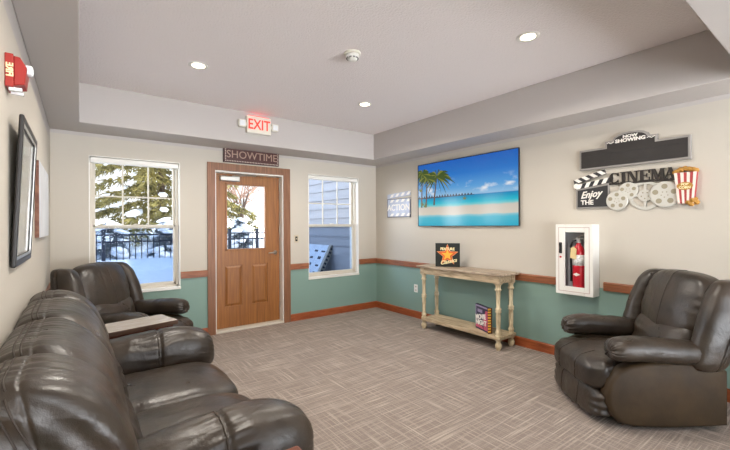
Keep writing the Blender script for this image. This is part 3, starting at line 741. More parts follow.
# letters with a base bar
bm = B(); Z0, Z1 = z_(1.737), z_(1.832); hL = Z1 - Z0; ly = [-0.006]
def stroke(p, q, w):
    (x0, z0), (x1, z1) = p, q; ly[0] -= 0.00011
    prism(bm, [(x0 - w / 2, z0), (x0 + w / 2, z0), (x1 + w / 2, z1), (x1 - w / 2, z1)], ly[0] - 0.010, ly[0])
def serif(x, z, w):
    ly[0] -= 0.00011; h_ = 0.007
    prism(bm, [(x - w / 2, z), (x + w / 2, z), (x + w / 2, z + h_), (x - w / 2, z + h_)], ly[0] - 0.010, ly[0])
def letter(ch, x, w):
    TK, TN = 0.026, 0.009
    if ch == 'I':
        stroke((x, Z0), (x, Z1), TK); serif(x, Z0, w); serif(x, Z1 - 0.007, w)
    elif ch == 'N':
        a, b = x - w * .36, x + w * .36
        stroke((a, Z0), (a, Z1), TN); stroke((b, Z0), (b, Z1), TN); stroke((b - .008, Z0), (a + .008, Z1), TK)
        serif(a, Z0, .034); serif(a - .004, Z1 - .007, .036); serif(b, Z1 - .007, .034)
    elif ch == 'E':
        a = x - w * .25; stroke((a, Z0), (a, Z1), TK); serif(x - .003, Z0, w); serif(x - .003, Z1 - .007, w); serif(x + .004, (Z0 + Z1) / 2 - .004, w * .45)
        b = x + w * .46; stroke((b, Z0), (b + .002, Z0 + .030), .008); stroke((b, Z1 - .030), (b, Z1), .008); stroke((x + w * .24, Z0 + hL * .36), (x + w * .24, Z0 + hL * .66), .008)
    elif ch == 'M':
        a, b = x - w * .38, x + w * .36
        stroke((a, Z0), (a, Z1), TN); stroke((b, Z0), (b, Z1), TK); stroke((x, Z0 + .004), (a + .008, Z1), TK); stroke((x, Z0 + .004), (b - .006, Z1), TN)
        serif(a, Z0, .034); serif(b, Z0, .044); serif(a - .004, Z1 - .007, .034); serif(b + .004, Z1 - .007, .036)
    elif ch == 'A':
        stroke((x - w * .36, Z0), (x + .004, Z1), TN); stroke((x + w * .32, Z0), (x + .002, Z1), TK); serif(x, Z0 + hL * .3, w * .42); serif(x - w * .36, Z0, .036); serif(x + w * .32, Z0, .048)
    elif ch == 'C':
        pts_o, pts_i = [], []; n_ = 22; cz = (Z0 + Z1) / 2
        for t in range(n_ + 1):
            a = math.radians(42 + 276 * t / n_); k_ = 0.004 + 0.024 * max(0, -math.cos(a)) ** 1.2
            pts_o.append((x + w * .5 * math.cos(a), cz + hL * .5 * math.sin(a))); pts_i.append((x + (w * .5 - k_ - .004) * math.cos(a), cz + (hL * .5 - 0.007) * math.sin(a)))
        for t in range(n_): prism(bm, [pts_o[t], pts_o[t + 1], pts_i[t + 1], pts_i[t]], -0.016, -0.006)
        stroke((x + w * .38, Z1 - .032), (x + w * .38, Z1 - .004), .010); stroke((x + w * .36, Z0 + .006), (x + w * .38, Z0 + .03), .008)
for ch, y_, w_ in (('C', 1.412, .082), ('I', 1.338, .046), ('N', 1.268, .086), ('E', 1.178, .076), ('M', 1.085, .094), ('A', 1.000, .088)): letter(ch, a_(y_), w_)
box(bm, a_(1.452), a_(0.940), -0.018, -0.006, z_(1.722), z_(1.738))
obj('cinema_lettering', bm, M['letterblack'], r)
def reel(y, z, R, holes, hr, hd, d0, parent, spokes=False):
    bm = B(); c = (a_(y), 0, z_(z))
    if spokes:
        lathe(bm, [(R * 0.80, -d0), (R, -d0), (R, -d0 - 0.012), (R * 0.80, -d0 - 0.012), (R * 0.80, -d0)], c, 40, 'Y')
        lathe(bm, [(0.001, -d0), (R * 0.42, -d0), (R * 0.42, -d0 - 0.014), (0.001, -d0 - 0.014)], c, 32, 'Y')
        for t in range(4):
            a = PI / 2 * t; dd = Vector((math.cos(a), 0, math.sin(a))); tt = Vector((-dd.z, 0, dd.x)) * R * 0.07
            p0, p1 = Vector(c) + dd * R * 0.3, Vector(c) + dd * R * 0.88
            prism(bm, [((p0 - tt).x, (p0 - tt).z), ((p1 - tt).x, (p1 - tt).z), ((p1 + tt).x, (p1 + tt).z), ((p0 + tt).x, (p0 + tt).z)], -d0 - 0.011, -d0)
    else:
        lathe(bm, [(0.001, -d0), (R, -d0), (R, -d0 - 0.014), (R * 0.93, -d0 - 0.018), (0.001, -d0 - 0.018)], c, 40, 'Y')
    o = obj('film_reel', bm, M['reel'], parent)
    bm = B(); n_ = 5
    for t in range(n_):
        a = PI / 2 + 2 * PI * t / n_
        if not spokes:
            c2 = (c[0] + math.cos(a) * R * 0.62, 0, c[2] + math.sin(a) * R * 0.62)
            lathe(bm, [(0.001, -d0 - 0.016), (R * 0.2, -d0 - 0.016), (R * 0.2, -d0 - 0.0188), (0.001, -d0 - 0.0188)], c2, 18, 'Y')
        c3 = (c[0] + math.cos(a + .6) * R * 0.22, 0, c[2] + math.sin(a + .6) * R * 0.22); q = d0 + (0.0145 if spokes else 0.0185)
        lathe(bm, [(0.001, -q + 0.002), (R * 0.045, -q + 0.002), (R * 0.045, -q), (0.001, -q)], c3, 10, 'Y')
    obj('reel_holes', bm, M['reelhole'], o)
reel(1.300, 1.660, 0.078, 5, 0, 0, 0.002, r); reel(1.173, 1.610, 0.125, 0, 0, 0, 0.004, r, True); reel(1.385, 1.575, 0.088, 5, 0, 0, 0.014, r); reel(1.030, 1.608, 0.108, 5, 0, 0, 0.016, r)
# popcorn bucket
top, bot = z_(1.775), z_(1.535); xl0, xr0 = a_(0.962), a_(0.818); xl1, xr1 = a_(0.938), a_(0.838)
bk = obj('popcorn_bucket', prism(B(), [(xl1, bot - .01), (xr1, bot - .01), (xr0, top), (xl0, top)], -0.05, 0, bevel=0.003, seg=1), M['popred'], r)
bm = B()
for t in range(4):
    f0, f1 = (t * 2 + 0.0) / 7.0, (t * 2 + 1.0) / 7.0
    if t == 0: f0 = 0.0
    L0 = lambda f: (xl1 + (xr1 - xl1) * f, bot - .01); L1 = lambda f: (xl0 + (xr0 - xl0) * f, top)
    prism(bm, [L0(f0), L0(f1), L1(f1), L1(f0)], -0.0525, -0.0495)
obj('bucket_stripes', bm, M['popcream'], bk)
bm = B()
for t in range(16):
    x = xl0 + 0.002 + (xr0 - xl0 - 0.008) * t / 15; q = 0.015 + 0.006 * random.random()
    bmesh.ops.create_icosphere(bm, subdivisions=2, radius=q, matrix=Matrix.Translation((x, -0.028, top + 0.006 + 0.02 * math.sin(PI * t / 15) + 0.008 * random.random())) @ Matrix.Diagonal((1, 0.9, 1, 1)))
obj('popcorn', bm, M['popgold'], bk, True)
bm = B()
for (dx, dz, q) in ((-0.02, 0, .022), (0.01, 0.012, .026), (0.032, -0.004, .02), (0.0, -0.014, .022), (0.024, 0.022, 0.018)):
    bmesh.ops.create_icosphere(bm, subdivisions=2, radius=q, matrix=Matrix.Translation((xr1 - 0.016 + dx, -0.036, bot + 0.0 + dz)))
obj('spilled_popcorn', bm, M['popgold'], bk, True)
bm = B(); lathe(bm, [(0.001, -0.058), (0.05, -0.058), (0.053, -0.05), (0.001, -0.049)], ((xl0 + xr0) / 2 - 0.002, 0, z_(1.665)), 28, 'Y')
for v in bm.verts: v.co.z = z_(1.665) + (v.co.z - z_(1.665)) * 0.62
lb = obj('oval_label', bm, M['popgold'], bk)
bm = text_bm(B(), 'POP', 0.026, 0.002, (xl0 + xr0) / 2 - 0.002, -0.058, z_(1.677), offset=0.001); text_bm(bm, 'CORN', 0.026, 0.002, (xl0 + xr0) / 2 - 0.002, -0.058, z_(1.652), offset=0.001)
obj('popcorn_lettering', bm, M['lettercream'], lb)

# --- extinguisher cabinet, and the extinguisher inside it
EY0, EY1, EZ0, EZ1, ED = 1.545, 1.890, 0.676, 1.360, 0.12
cyx = (EY0 + EY1) / 2; hw = (EY1 - EY0) / 2
r = thing('extinguisher_cabinet', 'white glass-fronted fire extinguisher cabinet on the right wall', 'cabinet', (XR - 0.001, cyx, EZ0), RW)
H = EZ1 - EZ0
bm = B(); t = 0.016
box(bm, -hw, hw, -0.012, 0, 0, H); box(bm, -hw, -hw + t, -ED, -0.012, 0, H); box(bm, hw - t, hw, -ED, -0.012, 0, H); box(bm, -hw + t, hw - t, -ED, -0.012, 0, t); box(bm, -hw + t, hw - t, -ED, -0.012, H - t, H)
obj('cabinet_body', bm, M['white'], r)
obj('inner_lining', box(B(), -hw + t, hw - t, -0.016, -0.012, t, H - t), M['cabin'], r)
fy = -ED - 0.02; fx, fz = 0.088, 0.078
bm = B(); box(bm, -hw, -hw + fx, fy, -ED, 0, H, 0, 0.004); box(bm, hw - fx * 0.85, hw, fy, -ED, 0, H, 0, 0.004); box(bm, -hw + fx, hw - fx * .85, fy, -ED, 0, fz, 0, 0.004); box(bm, -hw + fx, hw - fx * .85, fy, -ED, H - fz, H, 0, 0.004)
dr = obj('cabinet_door', bm, M['white'], r)
bm = B(); g0, g1 = 0.028, 0.034
for (a, b, c, d) in ((-hw + g0, hw - g0, g0, g1), (-hw + g0, hw - g0, H - g1, H - g0), (-hw + g0, -hw + g1, g0, H - g0), (hw - g1, hw - g0, g0, H - g0)): box(bm, a, b, fy - 0.0015, fy + 0.001, c, d)
obj('door_groove', bm, mat('groove_pinkish', (196, 178, 170), 0.5), dr)
obj('pane', box(B(), -hw + fx - .005, hw - fx * .85 + .005, -ED - 0.012, -ED - 0.009, fz - .005, H - fz + .005), M['glass'], dr)
bm = B(); hx = -hw + 0.05
tube(bm, [(hx, fy, H * 0.72), (hx, fy - 0.025, H * 0.72), (hx, fy - 0.025, H * 0.60), (hx, fy, H * 0.60)], 0.006, 8); box(bm, hx - 0.014, hx + 0.014, fy - 0.004, fy, H * 0.58, H * 0.74, 0, 0.002)
obj('pull_handle', bm, M['black'], dr)
bm = B(); cyl(bm, (hx, fy + 0.001, H * 0.53), (hx, fy - 0.006, H * 0.53), 0.009, seg=14); obj('red_lock', bm, M['exred'], dr)
r = thing('fire_extinguisher', 'red fire extinguisher standing behind the glass of the white cabinet', 'fire extinguisher', (XR - 0.074, cyx - 0.018, EZ0 + t), RW); r.scale = (1.08, 1.0, 1.08)
obj('cylinder_body', lathe(B(), [(0.03, 0.0), (0.047, 0.004), (0.050, 0.014), (0.050, 0.36), (0.047, 0.39), (0.036, 0.415), (0.022, 0.43), (0.018, 0.45), (0.001, 0.45)], seg=32), M['exred'], r, True)
obj('instruction_label', lathe(B(), [(0.0503, 0.25), (0.0508, 0.25), (0.0508, 0.345), (0.0503, 0.345), (0.0503, 0.25)], seg=32), M['paper'], r, True)
bm = B(); prism(bm, [(-0.03, 0.17), (0, 0.155), (0.03, 0.17), (0, 0.185)], -0.0535, -0.045); obj('diamond_mark', bm, M['letterwhite'], r)
bm = B(); cyl(bm, (0, 0, 0.445), (0, 0, 0.485), 0.016); box(bm, -0.03, 0.045, -0.012, 0.012, 0.485, 0.494); tube(bm, [(-0.02, 0, 0.492), (0.02, 0, 0.515), (0.06, 0, 0.525)], 0.007, 8); cyl(bm, (-0.03, 0, 0.46), (0.02, 0, 0.46), 0.009, seg=10)
obj('valve_handle', bm, M['metal'], r)
bm = B(); tube(bm, [(-0.02, 0, 0.47), (-0.045, -0.01, 0.47), (-0.062, -0.015, 0.42), (-0.064, -0.01, 0.3), (-0.062, -0.008, 0.2), (-0.062, -0.006, 0.1)], [0.009, 0.009, 0.009, 0.009, 0.009, 0.012], 10); obj('discharge_hose', bm, M['black'], r, True)
bm = B(); prism(bm, [(-0.052, 0.315), (0.0, 0.305), (0.004, 0.395), (-0.02, 0.42), (-0.046, 0.405)], -0.056, -0.0535); obj('inspection_tag', bm, M['tag'], r)

# ------------------------------------------------------------------ things on the left wall (local x runs away from the camera)
LW = PI / 2
r = thing('horn_strobe', 'red fire alarm horn with clear strobe lens high on left wall', 'fire alarm', (XL + 0.001, 2.10, 1.985), LW)
obj('back_plate', box(B(), -0.055, 0.055, -0.026, 0, -0.066, 0.066, 0, 0.003), M['red'], r)
obj('horn_body', prism(B(), [(-0.026, -0.058), (-0.058, -0.05), (-0.066, 0.02), (-0.045, 0.058), (-0.026, 0.06)], -0.05, 0.05, 'YZ', bevel=0.003, seg=1), M['red'], r)
obj('strobe_lens', puffy(6, (0.0, -0.068, 0.022), (0.026, 0.016, 0.022), 3.0), M['lens'], r, True)
bm = text_bm(B(), 'FIRE', 0.030, 0.002, 0, 0, 0, offset=0.001)
for v in bm.verts:      # runs up the near side of the plate
    x, y, z = v.co; v.co = (-0.0555 + y, -0.0135 - z, x)
obj('fire_lettering', bm, M['lettercream'], r)
for s in (-0.03, 0.03): obj('mount_tab', box(B(), s - 0.01, s + 0.01, -0.05, -0.01, -0.076, -0.064), M['lens'], r)

def frame_pic(name, label, cat, y0, y1, z0, z1, d0, d1, fw):
    r = thing(name, label, cat, (XL + 0.001, (y0 + y1) / 2, (z0 + z1) / 2), LW)
    w, h = (y1 - y0) / 2, (z1 - z0) / 2
    bm = B()
    for (a, b, c, d) in ((-w, -w + fw, -h, h), (w - fw, w, -h, h), (-w + fw, w - fw, -h, -h + fw), (-w + fw, w - fw, h - fw, h)): box(bm, a, b, -d1, -d0, c, d, 0, 0.006)
    obj('frame', bm, M['frameblack'], r)
    bm = B(); q = 0.012
    for (a, b, c, d) in ((-w + fw, -w + fw + q, -h + fw, h - fw), (w - fw - q, w - fw, -h + fw, h - fw), (-w + fw, w - fw, -h + fw, -h + fw + q), (-w + fw, w - fw, h - fw - q, h - fw)): box(bm, a, b, -d1 + 0.002, -d1 + 0.006, c, d)
    obj('silver_fillet', bm, M['metal'], r)
    obj('framed_print', box(B(), -w + fw, w - fw, -d0 - 0.006, -d0, -h + fw, h - fw), mat('print_grey', (150, 150, 146), 0.12, var=(4, 0.25), spec=0.8), r)
    return r
r = frame_pic('framed_picture', 'black-framed glazed picture on the left wall beneath the fire alarm', 'picture', 2.13, 2.76, 1.19, 1.835, 0.003, 0.020, 0.030); r.rotation_euler = (0.045, 0, LW); r.location.x += 0.016
r = thing('canvas_print', 'frameless pale canvas print with rust edge on the left wall beyond the black-framed picture', 'picture', (XL + 0.001, 3.745, 1.545), LW)
obj('stretched_canvas', box(B(), -0.46, 0.46, -0.024, -0.022, -0.255, 0.255, 0), M['canvas'], r)
obj('canvas_edge', box(B(), -0.46, 0.46, -0.022, 0, -0.255, 0.255, 0, 0.002), M['canvasside'], r)

# ------------------------------------------------------------------ leather seating
LE, LS = M['leather'], M['leathersuede']
def make_recliner(label):
    r = thing('recliner', label, 'recliner', (0, 0, 0), 0, 'leather recliners')
    side = [(-0.385, 0.045), (-0.2, 0.03), (0.0, 0.02), (0.2, 0.022), (0.29, 0.045), (0.345, 0.10), (0.37, 0.17), (0.372, 0.24), (0.352, 0.32), (0.30, 0.385), (0.22, 0.425), (0.10, 0.447), (-0.08, 0.452), (-0.24, 0.44), (-0.385, 0.40)]
    for s in (-1, 1):
        y0, y1 = sorted((s * 0.275, s * 0.39))
        bm = prism(B(), side, y0, y1, bevel=0.03, seg=4); obj('side_panel', bm, LS, r, True)
        def fa(p, u, s=s):
            p.z += -0.022 * max(0, u.x) ** 2 + 0.012 * math.sin(u.x * 2.2)
            return p
        def ga(p, u, s=s):
            e = max(0, abs(u.x) - 0.72) / 0.28
            return 0.008 * e * noise.noise(Vector((math.atan2(u.z, u.y) * 4.5, p.x * 8, s))) + 0.0035 * wr(p, 13, 5, 5, s) - 0.003
        obj('arm_pad', puffy(44, (0.045, s * 0.325, 0.518), (0.288, 0.100, 0.080), 2.5, fa, ga, 0, 5.0), LE, r, True)
    obj('base_frame', box(B(), -0.37, 0.33, -0.285, 0.285, 0.04, 0.34, 0, 0.02), LS, r)
    bm = B(); lathe(bm, [(0.26, 0.0), (0.26, 0.018), (0.2, 0.03), (0.06, 0.045)], (-0.02, 0, 0), 32); obj('swivel_base', bm, M['black'], r, True)
    def fs(p, u):
        k = 1.0 if p.x < 0.22 else 1.0 + 0.32 * min(1, (p.x - 0.22) / 0.12)
        p.y *= k; p.z += -0.045 * max(0, u.x) ** 3 - 0.015 * u.y * u.y
        return p
    def gs(p, u):
        e = max(0, abs(u.y) - 0.6) / 0.4 * (1 if p.x > 0.2 else 0)
        return 0.005 * e * math.sin(p.x * 95 + p.z * 60 + 3 * noise.noise(p * 7)) + 0.004 * noise.noise(p * 9) - 0.006 * math.exp(-((p.y - 0.0) / 0.006) ** 2) * 0
    obj('seat_cushion', puffy(44, (0.10, 0, 0.350), (0.360, 0.265, 0.105), 4.6, fs, gs), LE, r, True)
    for q in (-0.36, 0.36): seam([(0.6 + 0.4 * t / 8, q, 1) for t in range(9)] + [(1, q, 1 - 1.7 * t / 16) for t in range(1, 17)], (0.10, 0, 0.350), (0.360, 0.265, 0.105), 4.6, fs, gs, r=0.003, parent=r)
    def ff(p, u):
        p.x += 0.02 * (1 - u.y * u.y) - 0.012 * u.z; return p
    def gf(p, u):
        e = max(0, abs(u.y) - 0.72) / 0.28
        return 0.006 * e * math.sin(p.z * 110 + 3 * noise.noise(p * 7)) + 0.003 * noise.noise(p * 8)
    obj('footrest', puffy(36, (0.358, 0, 0.137), (0.066, 0.350, 0.106), 4.0, ff, gf), LE, r, True)
    for q in (-0.36, 0.36): seam([(1, q, 0.95 - 1.9 * t / 20) for t in range(21)], (0.358, 0, 0.137), (0.066, 0.350, 0.106), 4.0, ff, gf, r=0.003, parent=r)
    tilt = lambda p: -(p.z - 0.45) * 0.30
    def fb(p, u):
        p.x += tilt(p) - 0.03 * u.y * u.y
        if u.z < 0: p.z -= 0.04 * (1 - u.y * u.y) * (-u.z)
        return p
    def gb(p, u):
        e = max(0, abs(u.y) - 0.55) / 0.45
        return 0.002 * e * math.sin(p.z * 80 + 5 * noise.noise(p * 5)) + 0.005 * wr(p, 3, 4, 5, 2.0) - 0.007 * math.exp(-((p.y + 0.09) / 0.006) ** 2) * (u.x > 0) * 0.6 - 0.003
    obj('head_pad', puffy(44, (-0.236, 0, 0.790), (0.108, 0.305, 0.222), 3.2, fb, gb), LE, r, True)
    seam([(1, 0.02, -0.9 + 1.8 * t / 30) for t in range(31)] + [(0.8 - 0.3 * t, 0.02, 1) for t in range(4)], (-0.236, 0, 0.790), (0.108, 0.305, 0.222), 3.2, fb, gb, parent=r)
    def fl(p, u):
        p.x += tilt(p) - 0.02 * u.y * u.y
        p.z += 0.045 * u.y * u.y * max(0, u.z) - 0.035 * (1 - u.y * u.y) * max(0, u.z)
        return p
    obj('lumbar_pad', puffy(36, (-0.212, 0, 0.520), (0.095, 0.275, 0.15), 3.0, fl, lambda p, u: 0.008 * wr(p, 4, 5, 12, 5.0) - 0.004), LE, r, True)
    for s in (-1, 1):
        def fw(p, u, s=s):
            p.x += tilt(p) + 0.015 - 0.02 * max(0, u.z) ** 2; p.y += -s * 0.035 * max(0, u.z) ** 2
            return p
        def gw(p, u, s=s):
            return 0.004 * wr(p, 3, 6, 9, 7.0 + s) - 0.003 + 0.002 * max(0, -u.y * s - 0.3) * math.sin(p.z * 100 + 4 * noise.noise(p * 6)) - 0.008 * math.exp(-((p.x - tilt(p) + 0.30) / 0.007) ** 2) * (u.y * s > 0)
        obj('back_wing', puffy(44, (-0.285, s * 0.362, 0.690), (0.125, 0.080, 0.295), 2.6, fw, gw, 2, 4.5), LE, r, True)
        for q in (-0.35, -0.27): seam([(q, s * 1.0, -0.9 + 1.75 * t / 30) for t in range(31)], (-0.285, s * 0.362, 0.690), (0.125, 0.080, 0.295), 2.6, fw, gw, 2, 4.5, r=0.0025, parent=r)
    def fk(p, u): p.x += tilt(p); return p
    obj('back_shell', puffy(28, (-0.345, 0, 0.62), (0.06, 0.345, 0.33), 5.0, fk), LS, r, True)
    return r
rec = make_recliner('brown leather recliner below the popcorn sign, next to the extinguisher cabinet')
rec.location = (3.31, 1.091, 0); rec.rotation_euler = (0, 0, math.radians(139.6))
dup(rec, (0.436, 4.285, 0), math.radians(-41.5), 'brown leather recliner in the corner under the left window')

def make_loveseat():
    r = thing('loveseat', 'two-seat brown leather loveseat with puffy arms against the left wall', 'sofa', (0.25, 2.18, 0))
    oy = 2.18; ox = 0.25
    X = lambda x: x - ox; Y_ = lambda y: y - oy
    side = [(X(-0.16), 0.05), (X(0.60), 0.03), (X(0.68), 0.06), (X(0.725), 0.13), (X(0.735), 0.24), (X(0.72), 0.33), (X(0.66), 0.41), (X(0.5), 0.45), (X(-0.16), 0.45)]
    for s, yc in ((-1, 1.462), (1, 2.905)):
        bm = prism(B(), side, Y_(yc) - 0.125, Y_(yc) + 0.125, bevel=0.035, seg=4); obj('arm_panel', bm, LS, r, True)
        def fa(p, u):
            p.z += -0.05 * max(0, u.x) ** 2.5 + 0.01 * math.sin(u.x * 2)
            return p
        def ga(p, u, yc=yc):
            e = max(0, u.x - 0.6) / 0.4; ang = math.atan2(u.z, u.y); q = p.x - X(0.42)
            seam = math.exp(-(q / 0.012) ** 2)
            near = math.exp(-((q - 0.0) / 0.11) ** 2)
            return (0.007 * e * noise.noise(Vector((ang * 5.5, p.x * 7, yc))) + 0.002 * near * math.sin(ang * 17 + 4 * noise.noise(p * 5)) - 0.010 * seam + 0.005 * wr(p, 6, 3, 3, yc) - 0.003)
        am = obj('arm_pad', puffy(72, (X(0.41), Y_(yc), 0.502), (0.365, 0.15, 0.152), 2.4, fa, ga, 0, 4.0), LE, r, True)
        seam([(0.0, math.cos(PI * 2 * t / 40), math.sin(PI * 2 * t / 40)) for t in range(41)], (X(0.41), Y_(yc), 0.502), (0.365, 0.15, 0.152), 2.4, fa, ga, 0, 4.0, r=0.004, parent=r)
        if s < 0:
            pts = []
    obj('base_frame', box(B(), X(-0.15), X(0.64), Y_(1.58), Y_(2.79), 0.05, 0.28, 0, 0.02), LS, r)
    for yc in (1.885, 2.478):
        def fs(p, u):
            p.z += -0.05 * max(0, u.x) ** 3 - 0.012 * u.y * u.y; return p
        obj('seat_cushion', puffy(44, (X(0.40), Y_(yc), 0.372), (0.365, 0.299, 0.105), 5.5, fs, lambda p, u: 0.006 * noise.noise(p * 7) + 0.004 * max(0, abs(u.y) - .7) * math.sin(p.x * 70)), LE, r, True)
        obj('footrest', puffy(32, (X(0.70), Y_(yc), 0.17), (0.055, 0.29, 0.115), 3.6, None, lambda p, u: 0.003 * noise.noise(p * 8)), LE, r, True)
    def fbk(p, u):
        p.x += -(p.z - 0.76) * 0.38; return p
    def mk(yc, hy, nm):
        def gb(p, u):
            top = max(0, min(1, (p.z - 0.80) / 0.12)); rear = max(0, min(1, (0.02 - (p.x + ox)) / 0.12))
            ed = max(0, abs(u.y) - 0.4) / 0.6
            return 0.005 * top * rear * noise.noise(Vector((p.y * 34, p.x * 5, p.z * 5))) + 0.0025 * ed * math.sin(p.z * 70 + p.x * 60 + 4 * noise.noise(p * 5)) + 0.006 * wr(p, 3, 3, 5, yc) - 0.004 - 0.0035 * math.exp(-((p.x - (X(-0.115) - (p.z - 0.93) * 0.2)) / 0.006) ** 2) * (p.z > 0.78)
        obj(nm, puffy(90, (X(-0.045), Y_(yc), 0.760), (0.165, hy, 0.215), 2.5, fbk, gb, 1, 6.0), LE, r, True)
        for q in (-0.30, -0.18): seam([(q, -0.93 + 1.86 * t / 30, 1) for t in range(31)], (X(-0.045), Y_(yc), 0.760), (0.165, hy, 0.215), 2.5, fbk, gb, 1, 6.0, r=0.0028, parent=r, m=M['thread'])
        if nm == 'back_wing' and yc < 2:
            for q in (-0.36, -0.22): seam([(q, -1, 0.92 - 1.6 * t / 20) for t in range(21)], (X(-0.045), Y_(yc), 0.760), (0.165, hy, 0.215), 2.5, fbk, gb, 1, 6.0, r=0.0028, parent=r, m=M['thread'])
    mk(1.875, 0.318, 'back_pad'); mk(2.475, 0.318, 'back_pad'); mk(1.415, 0.165, 'back_wing'); mk(2.915, 0.15, 'back_wing')
    for yc in (1.875, 2.475):
        obj('lumbar_pad', puffy(36, (X(0.075), Y_(yc), 0.52), (0.12, 0.298, 0.15), 2.8, lambda p, u: (p.x - (p.z - .52) * .25, p.y, p.z), lambda p, u: 0.010 * wr(p, 5, 7, 13, yc) - 0.005), LE, r, True)
    def fk(p, u): p.x += -(p.z - 0.5) * 0.02; return p
    obj('back_shell', puffy(40, (X(-0.135), Y_(2.165), 0.485), (0.075, 0.875, 0.43), 6.0, fk, lambda p, u: 0.004 * wr(p, 3, 5, 5, 3.0)), LE, r, True)
    return r
make_loveseat()

# ------------------------------------------------------------------ end tables
def end_table(label, loc, rz, hx, hy, H, top, edge):
    r = thing('end_table', label, 'side table', loc, rz, 'wooden end tables')
    obj('table_top', box(B(), -hx, hx, -hy, hy, H - 0.028, H, 0, 0.004), M[top], r)
    bm = B()
    for (a, b, c, d) in ((-hx, hx, -hy - 0.004, -hy + 0.012), (-hx, hx, hy - 0.012, hy + 0.004), (hx - 0.012, hx + 0.004, -hy, hy), (-hx - 0.004, -hx + 0.012, -hy, hy)): box(bm, a, b, c, d, H - 0.034, H - 0.003, 0, 0.003)
    obj('top_edging', bm, M[edge], r)
    bm = B(); q = 0.03
    for (a, b, c, d) in ((-hx + q, hx - q, -hy + q, -hy + q + 0.016), (-hx + q, hx - q, hy - q - 0.016, hy - q), (hx - q - 0.016, hx - q, -hy + q, hy - q), (-hx + q, -hx + q + 0.016, -hy + q, hy - q)): box(bm, a, b, c, d, H - 0.11, H - 0.028)
    obj('apron', bm, M['tableside'], r)
    for sx in (-1, 1):
        for sy in (-1, 1):
            x, y = sx * (hx - 0.045), sy * (hy - 0.045)
            obj('leg', box(B(), x - 0.021, x + 0.021, y - 0.021, y + 0.021, 0, H - 0.028, 0, 0.004), M['tableside'], r)
    obj('lower_shelf', box(B(), -hx + 0.04, hx - 0.04, -hy + 0.04, hy - 0.04, 0.16, 0.18, 0, 0.003), M['tabletop'], r)
    return r
end_table('end table, window reflection painted pale on its top, between loveseat and corner recliner', (0.322, 3.335, 0), math.radians(14), 0.262, 0.145, 0.632, 'tabletop', 'tabledark')
end_table('wooden end table at the near end of the loveseat, only its red-brown corner in view', (0.325, 1.03, 0), 0, 0.275, 0.165, 0.60, 'tableside', 'tableside')

# ------------------------------------------------------------------ console table and the signs on it
r = thing('console_table', 'weathered wooden console table with turned legs below the television', 'console table', (3.765, 2.975, 0))
tx, ty = 3.765, 2.975
obj('table_top', box(B(), 3.568 - tx, 3.932 - tx, 2.345 - ty, 3.615 - ty, 0.803, 0.828, 0, 0.006, 3), M['consoletop'], r)
bm = B(); ax0, ax1, ay0, ay1 = 3.598 - tx, 3.895 - tx, 2.395 - ty, 3.555 - ty
box(bm, ax0, ax0 + 0.02, ay0, ay1, 0.722, 0.803); box(bm, ax1 - 0.02, ax1, ay0, ay1, 0.722, 0.803); box(bm, ax0 + 0.02, ax1 - 0.02, ay0, ay0 + 0.02, 0.722, 0.803); box(bm, ax0 + 0.02, ax1 - 0.02, ay1 - 0.02, ay1, 0.722, 0.803)
obj('apron', bm, M['console'], r)
obj('lower_shelf', box(B(), 3.585 - tx, 3.906 - tx, 2.38 - ty, 3.545 - ty, 0.112, 0.15, 0, 0.005), M['console'], r)
prof = [(0.001, 0.0), (0.020, 0.0), (0.024, 0.008), (0.034, 0.03), (0.036, 0.05), (0.028, 0.075), (0.020, 0.088), (0.030, 0.096), (0.032, 0.108), (0.034, 0.112), (0.034, 0.15), (0.032, 0.155), (0.026, 0.17), (0.033, 0.182), (0.033, 0.195), (0.025, 0.208), (0.021, 0.23),
        (0.024, 0.30), (0.025, 0.36), (0.023, 0.40), (0.032, 0.408), (0.033, 0.420), (0.026, 0.428), (0.033, 0.438), (0.032, 0.450), (0.022, 0.46), (0.021, 0.52), (0.024, 0.60), (0.023, 0.635), (0.033, 0.644), (0.034, 0.66), (0.024, 0.668), (0.026, 0.69), (0.032, 0.71), (0.034, 0.722)]
for lx in (3.624, 3.868):
    for ly in (2.42, 3.53):
        bm = lathe(B(), prof, (lx - tx, ly - ty, 0), 20); lg = obj('leg', bm, M['consolez'], r, True)
        bm = box(B(), lx - tx - 0.034, lx - tx + 0.034, ly - ty - 0.034, ly - ty + 0.034, 0.712, 0.803, 0, 0.004); 
        obj('leg_block', bm, M['console'], lg)

def face_local(r):  # local x right, -y towards the viewer
    return r
# square star sign leaning in the middle of the table
c = (3.737, 3.222, 0.8285); rz = math.atan2(3.096 - 3.349, 3.811 - 3.64)
r = thing('star_sign', 'square black sign with an orange star standing on the console table', 'sign', c, rz)
obj('sign_panel', box(B(), -0.152, 0.152, -0.012, 0.012, 0, 0.30, 0, 0.002), M['starback'], r)
def starpts(R, q, cx, cz): return [(cx + (R if k % 2 == 0 else q) * math.cos(PI / 2 + PI * k / 5), cz + (R if k % 2 == 0 else q) * math.sin(PI / 2 + PI * k / 5)) for k in range(10)]
obj('star_rim', prism(B(), starpts(0.142, 0.060, 0, 0.150), -0.0145, -0.011), M['starrim'], r)
obj('star', prism(B(), starpts(0.128, 0.053, 0, 0.150), -0.0165, -0.013), M['starorange'], r)
obj('inner_star', prism(B(), starpts(0.075, 0.031, 0, 0.150), -0.0185, -0.015), M['staryellow'], r)
obj('upper_lettering', text_bm(B(), 'FEATURE', 0.046, 0.003, 0, -0.0185, 0.226, offset=0.002, sx=0.95), M['lettercream'], r)
obj('script_lettering', text_bm(B(), 'Classics', 0.066, 0.003, 0.012, -0.0185, 0.068, offset=0.002, shear=0.3, rot=0.22), M['lettercream'], r)
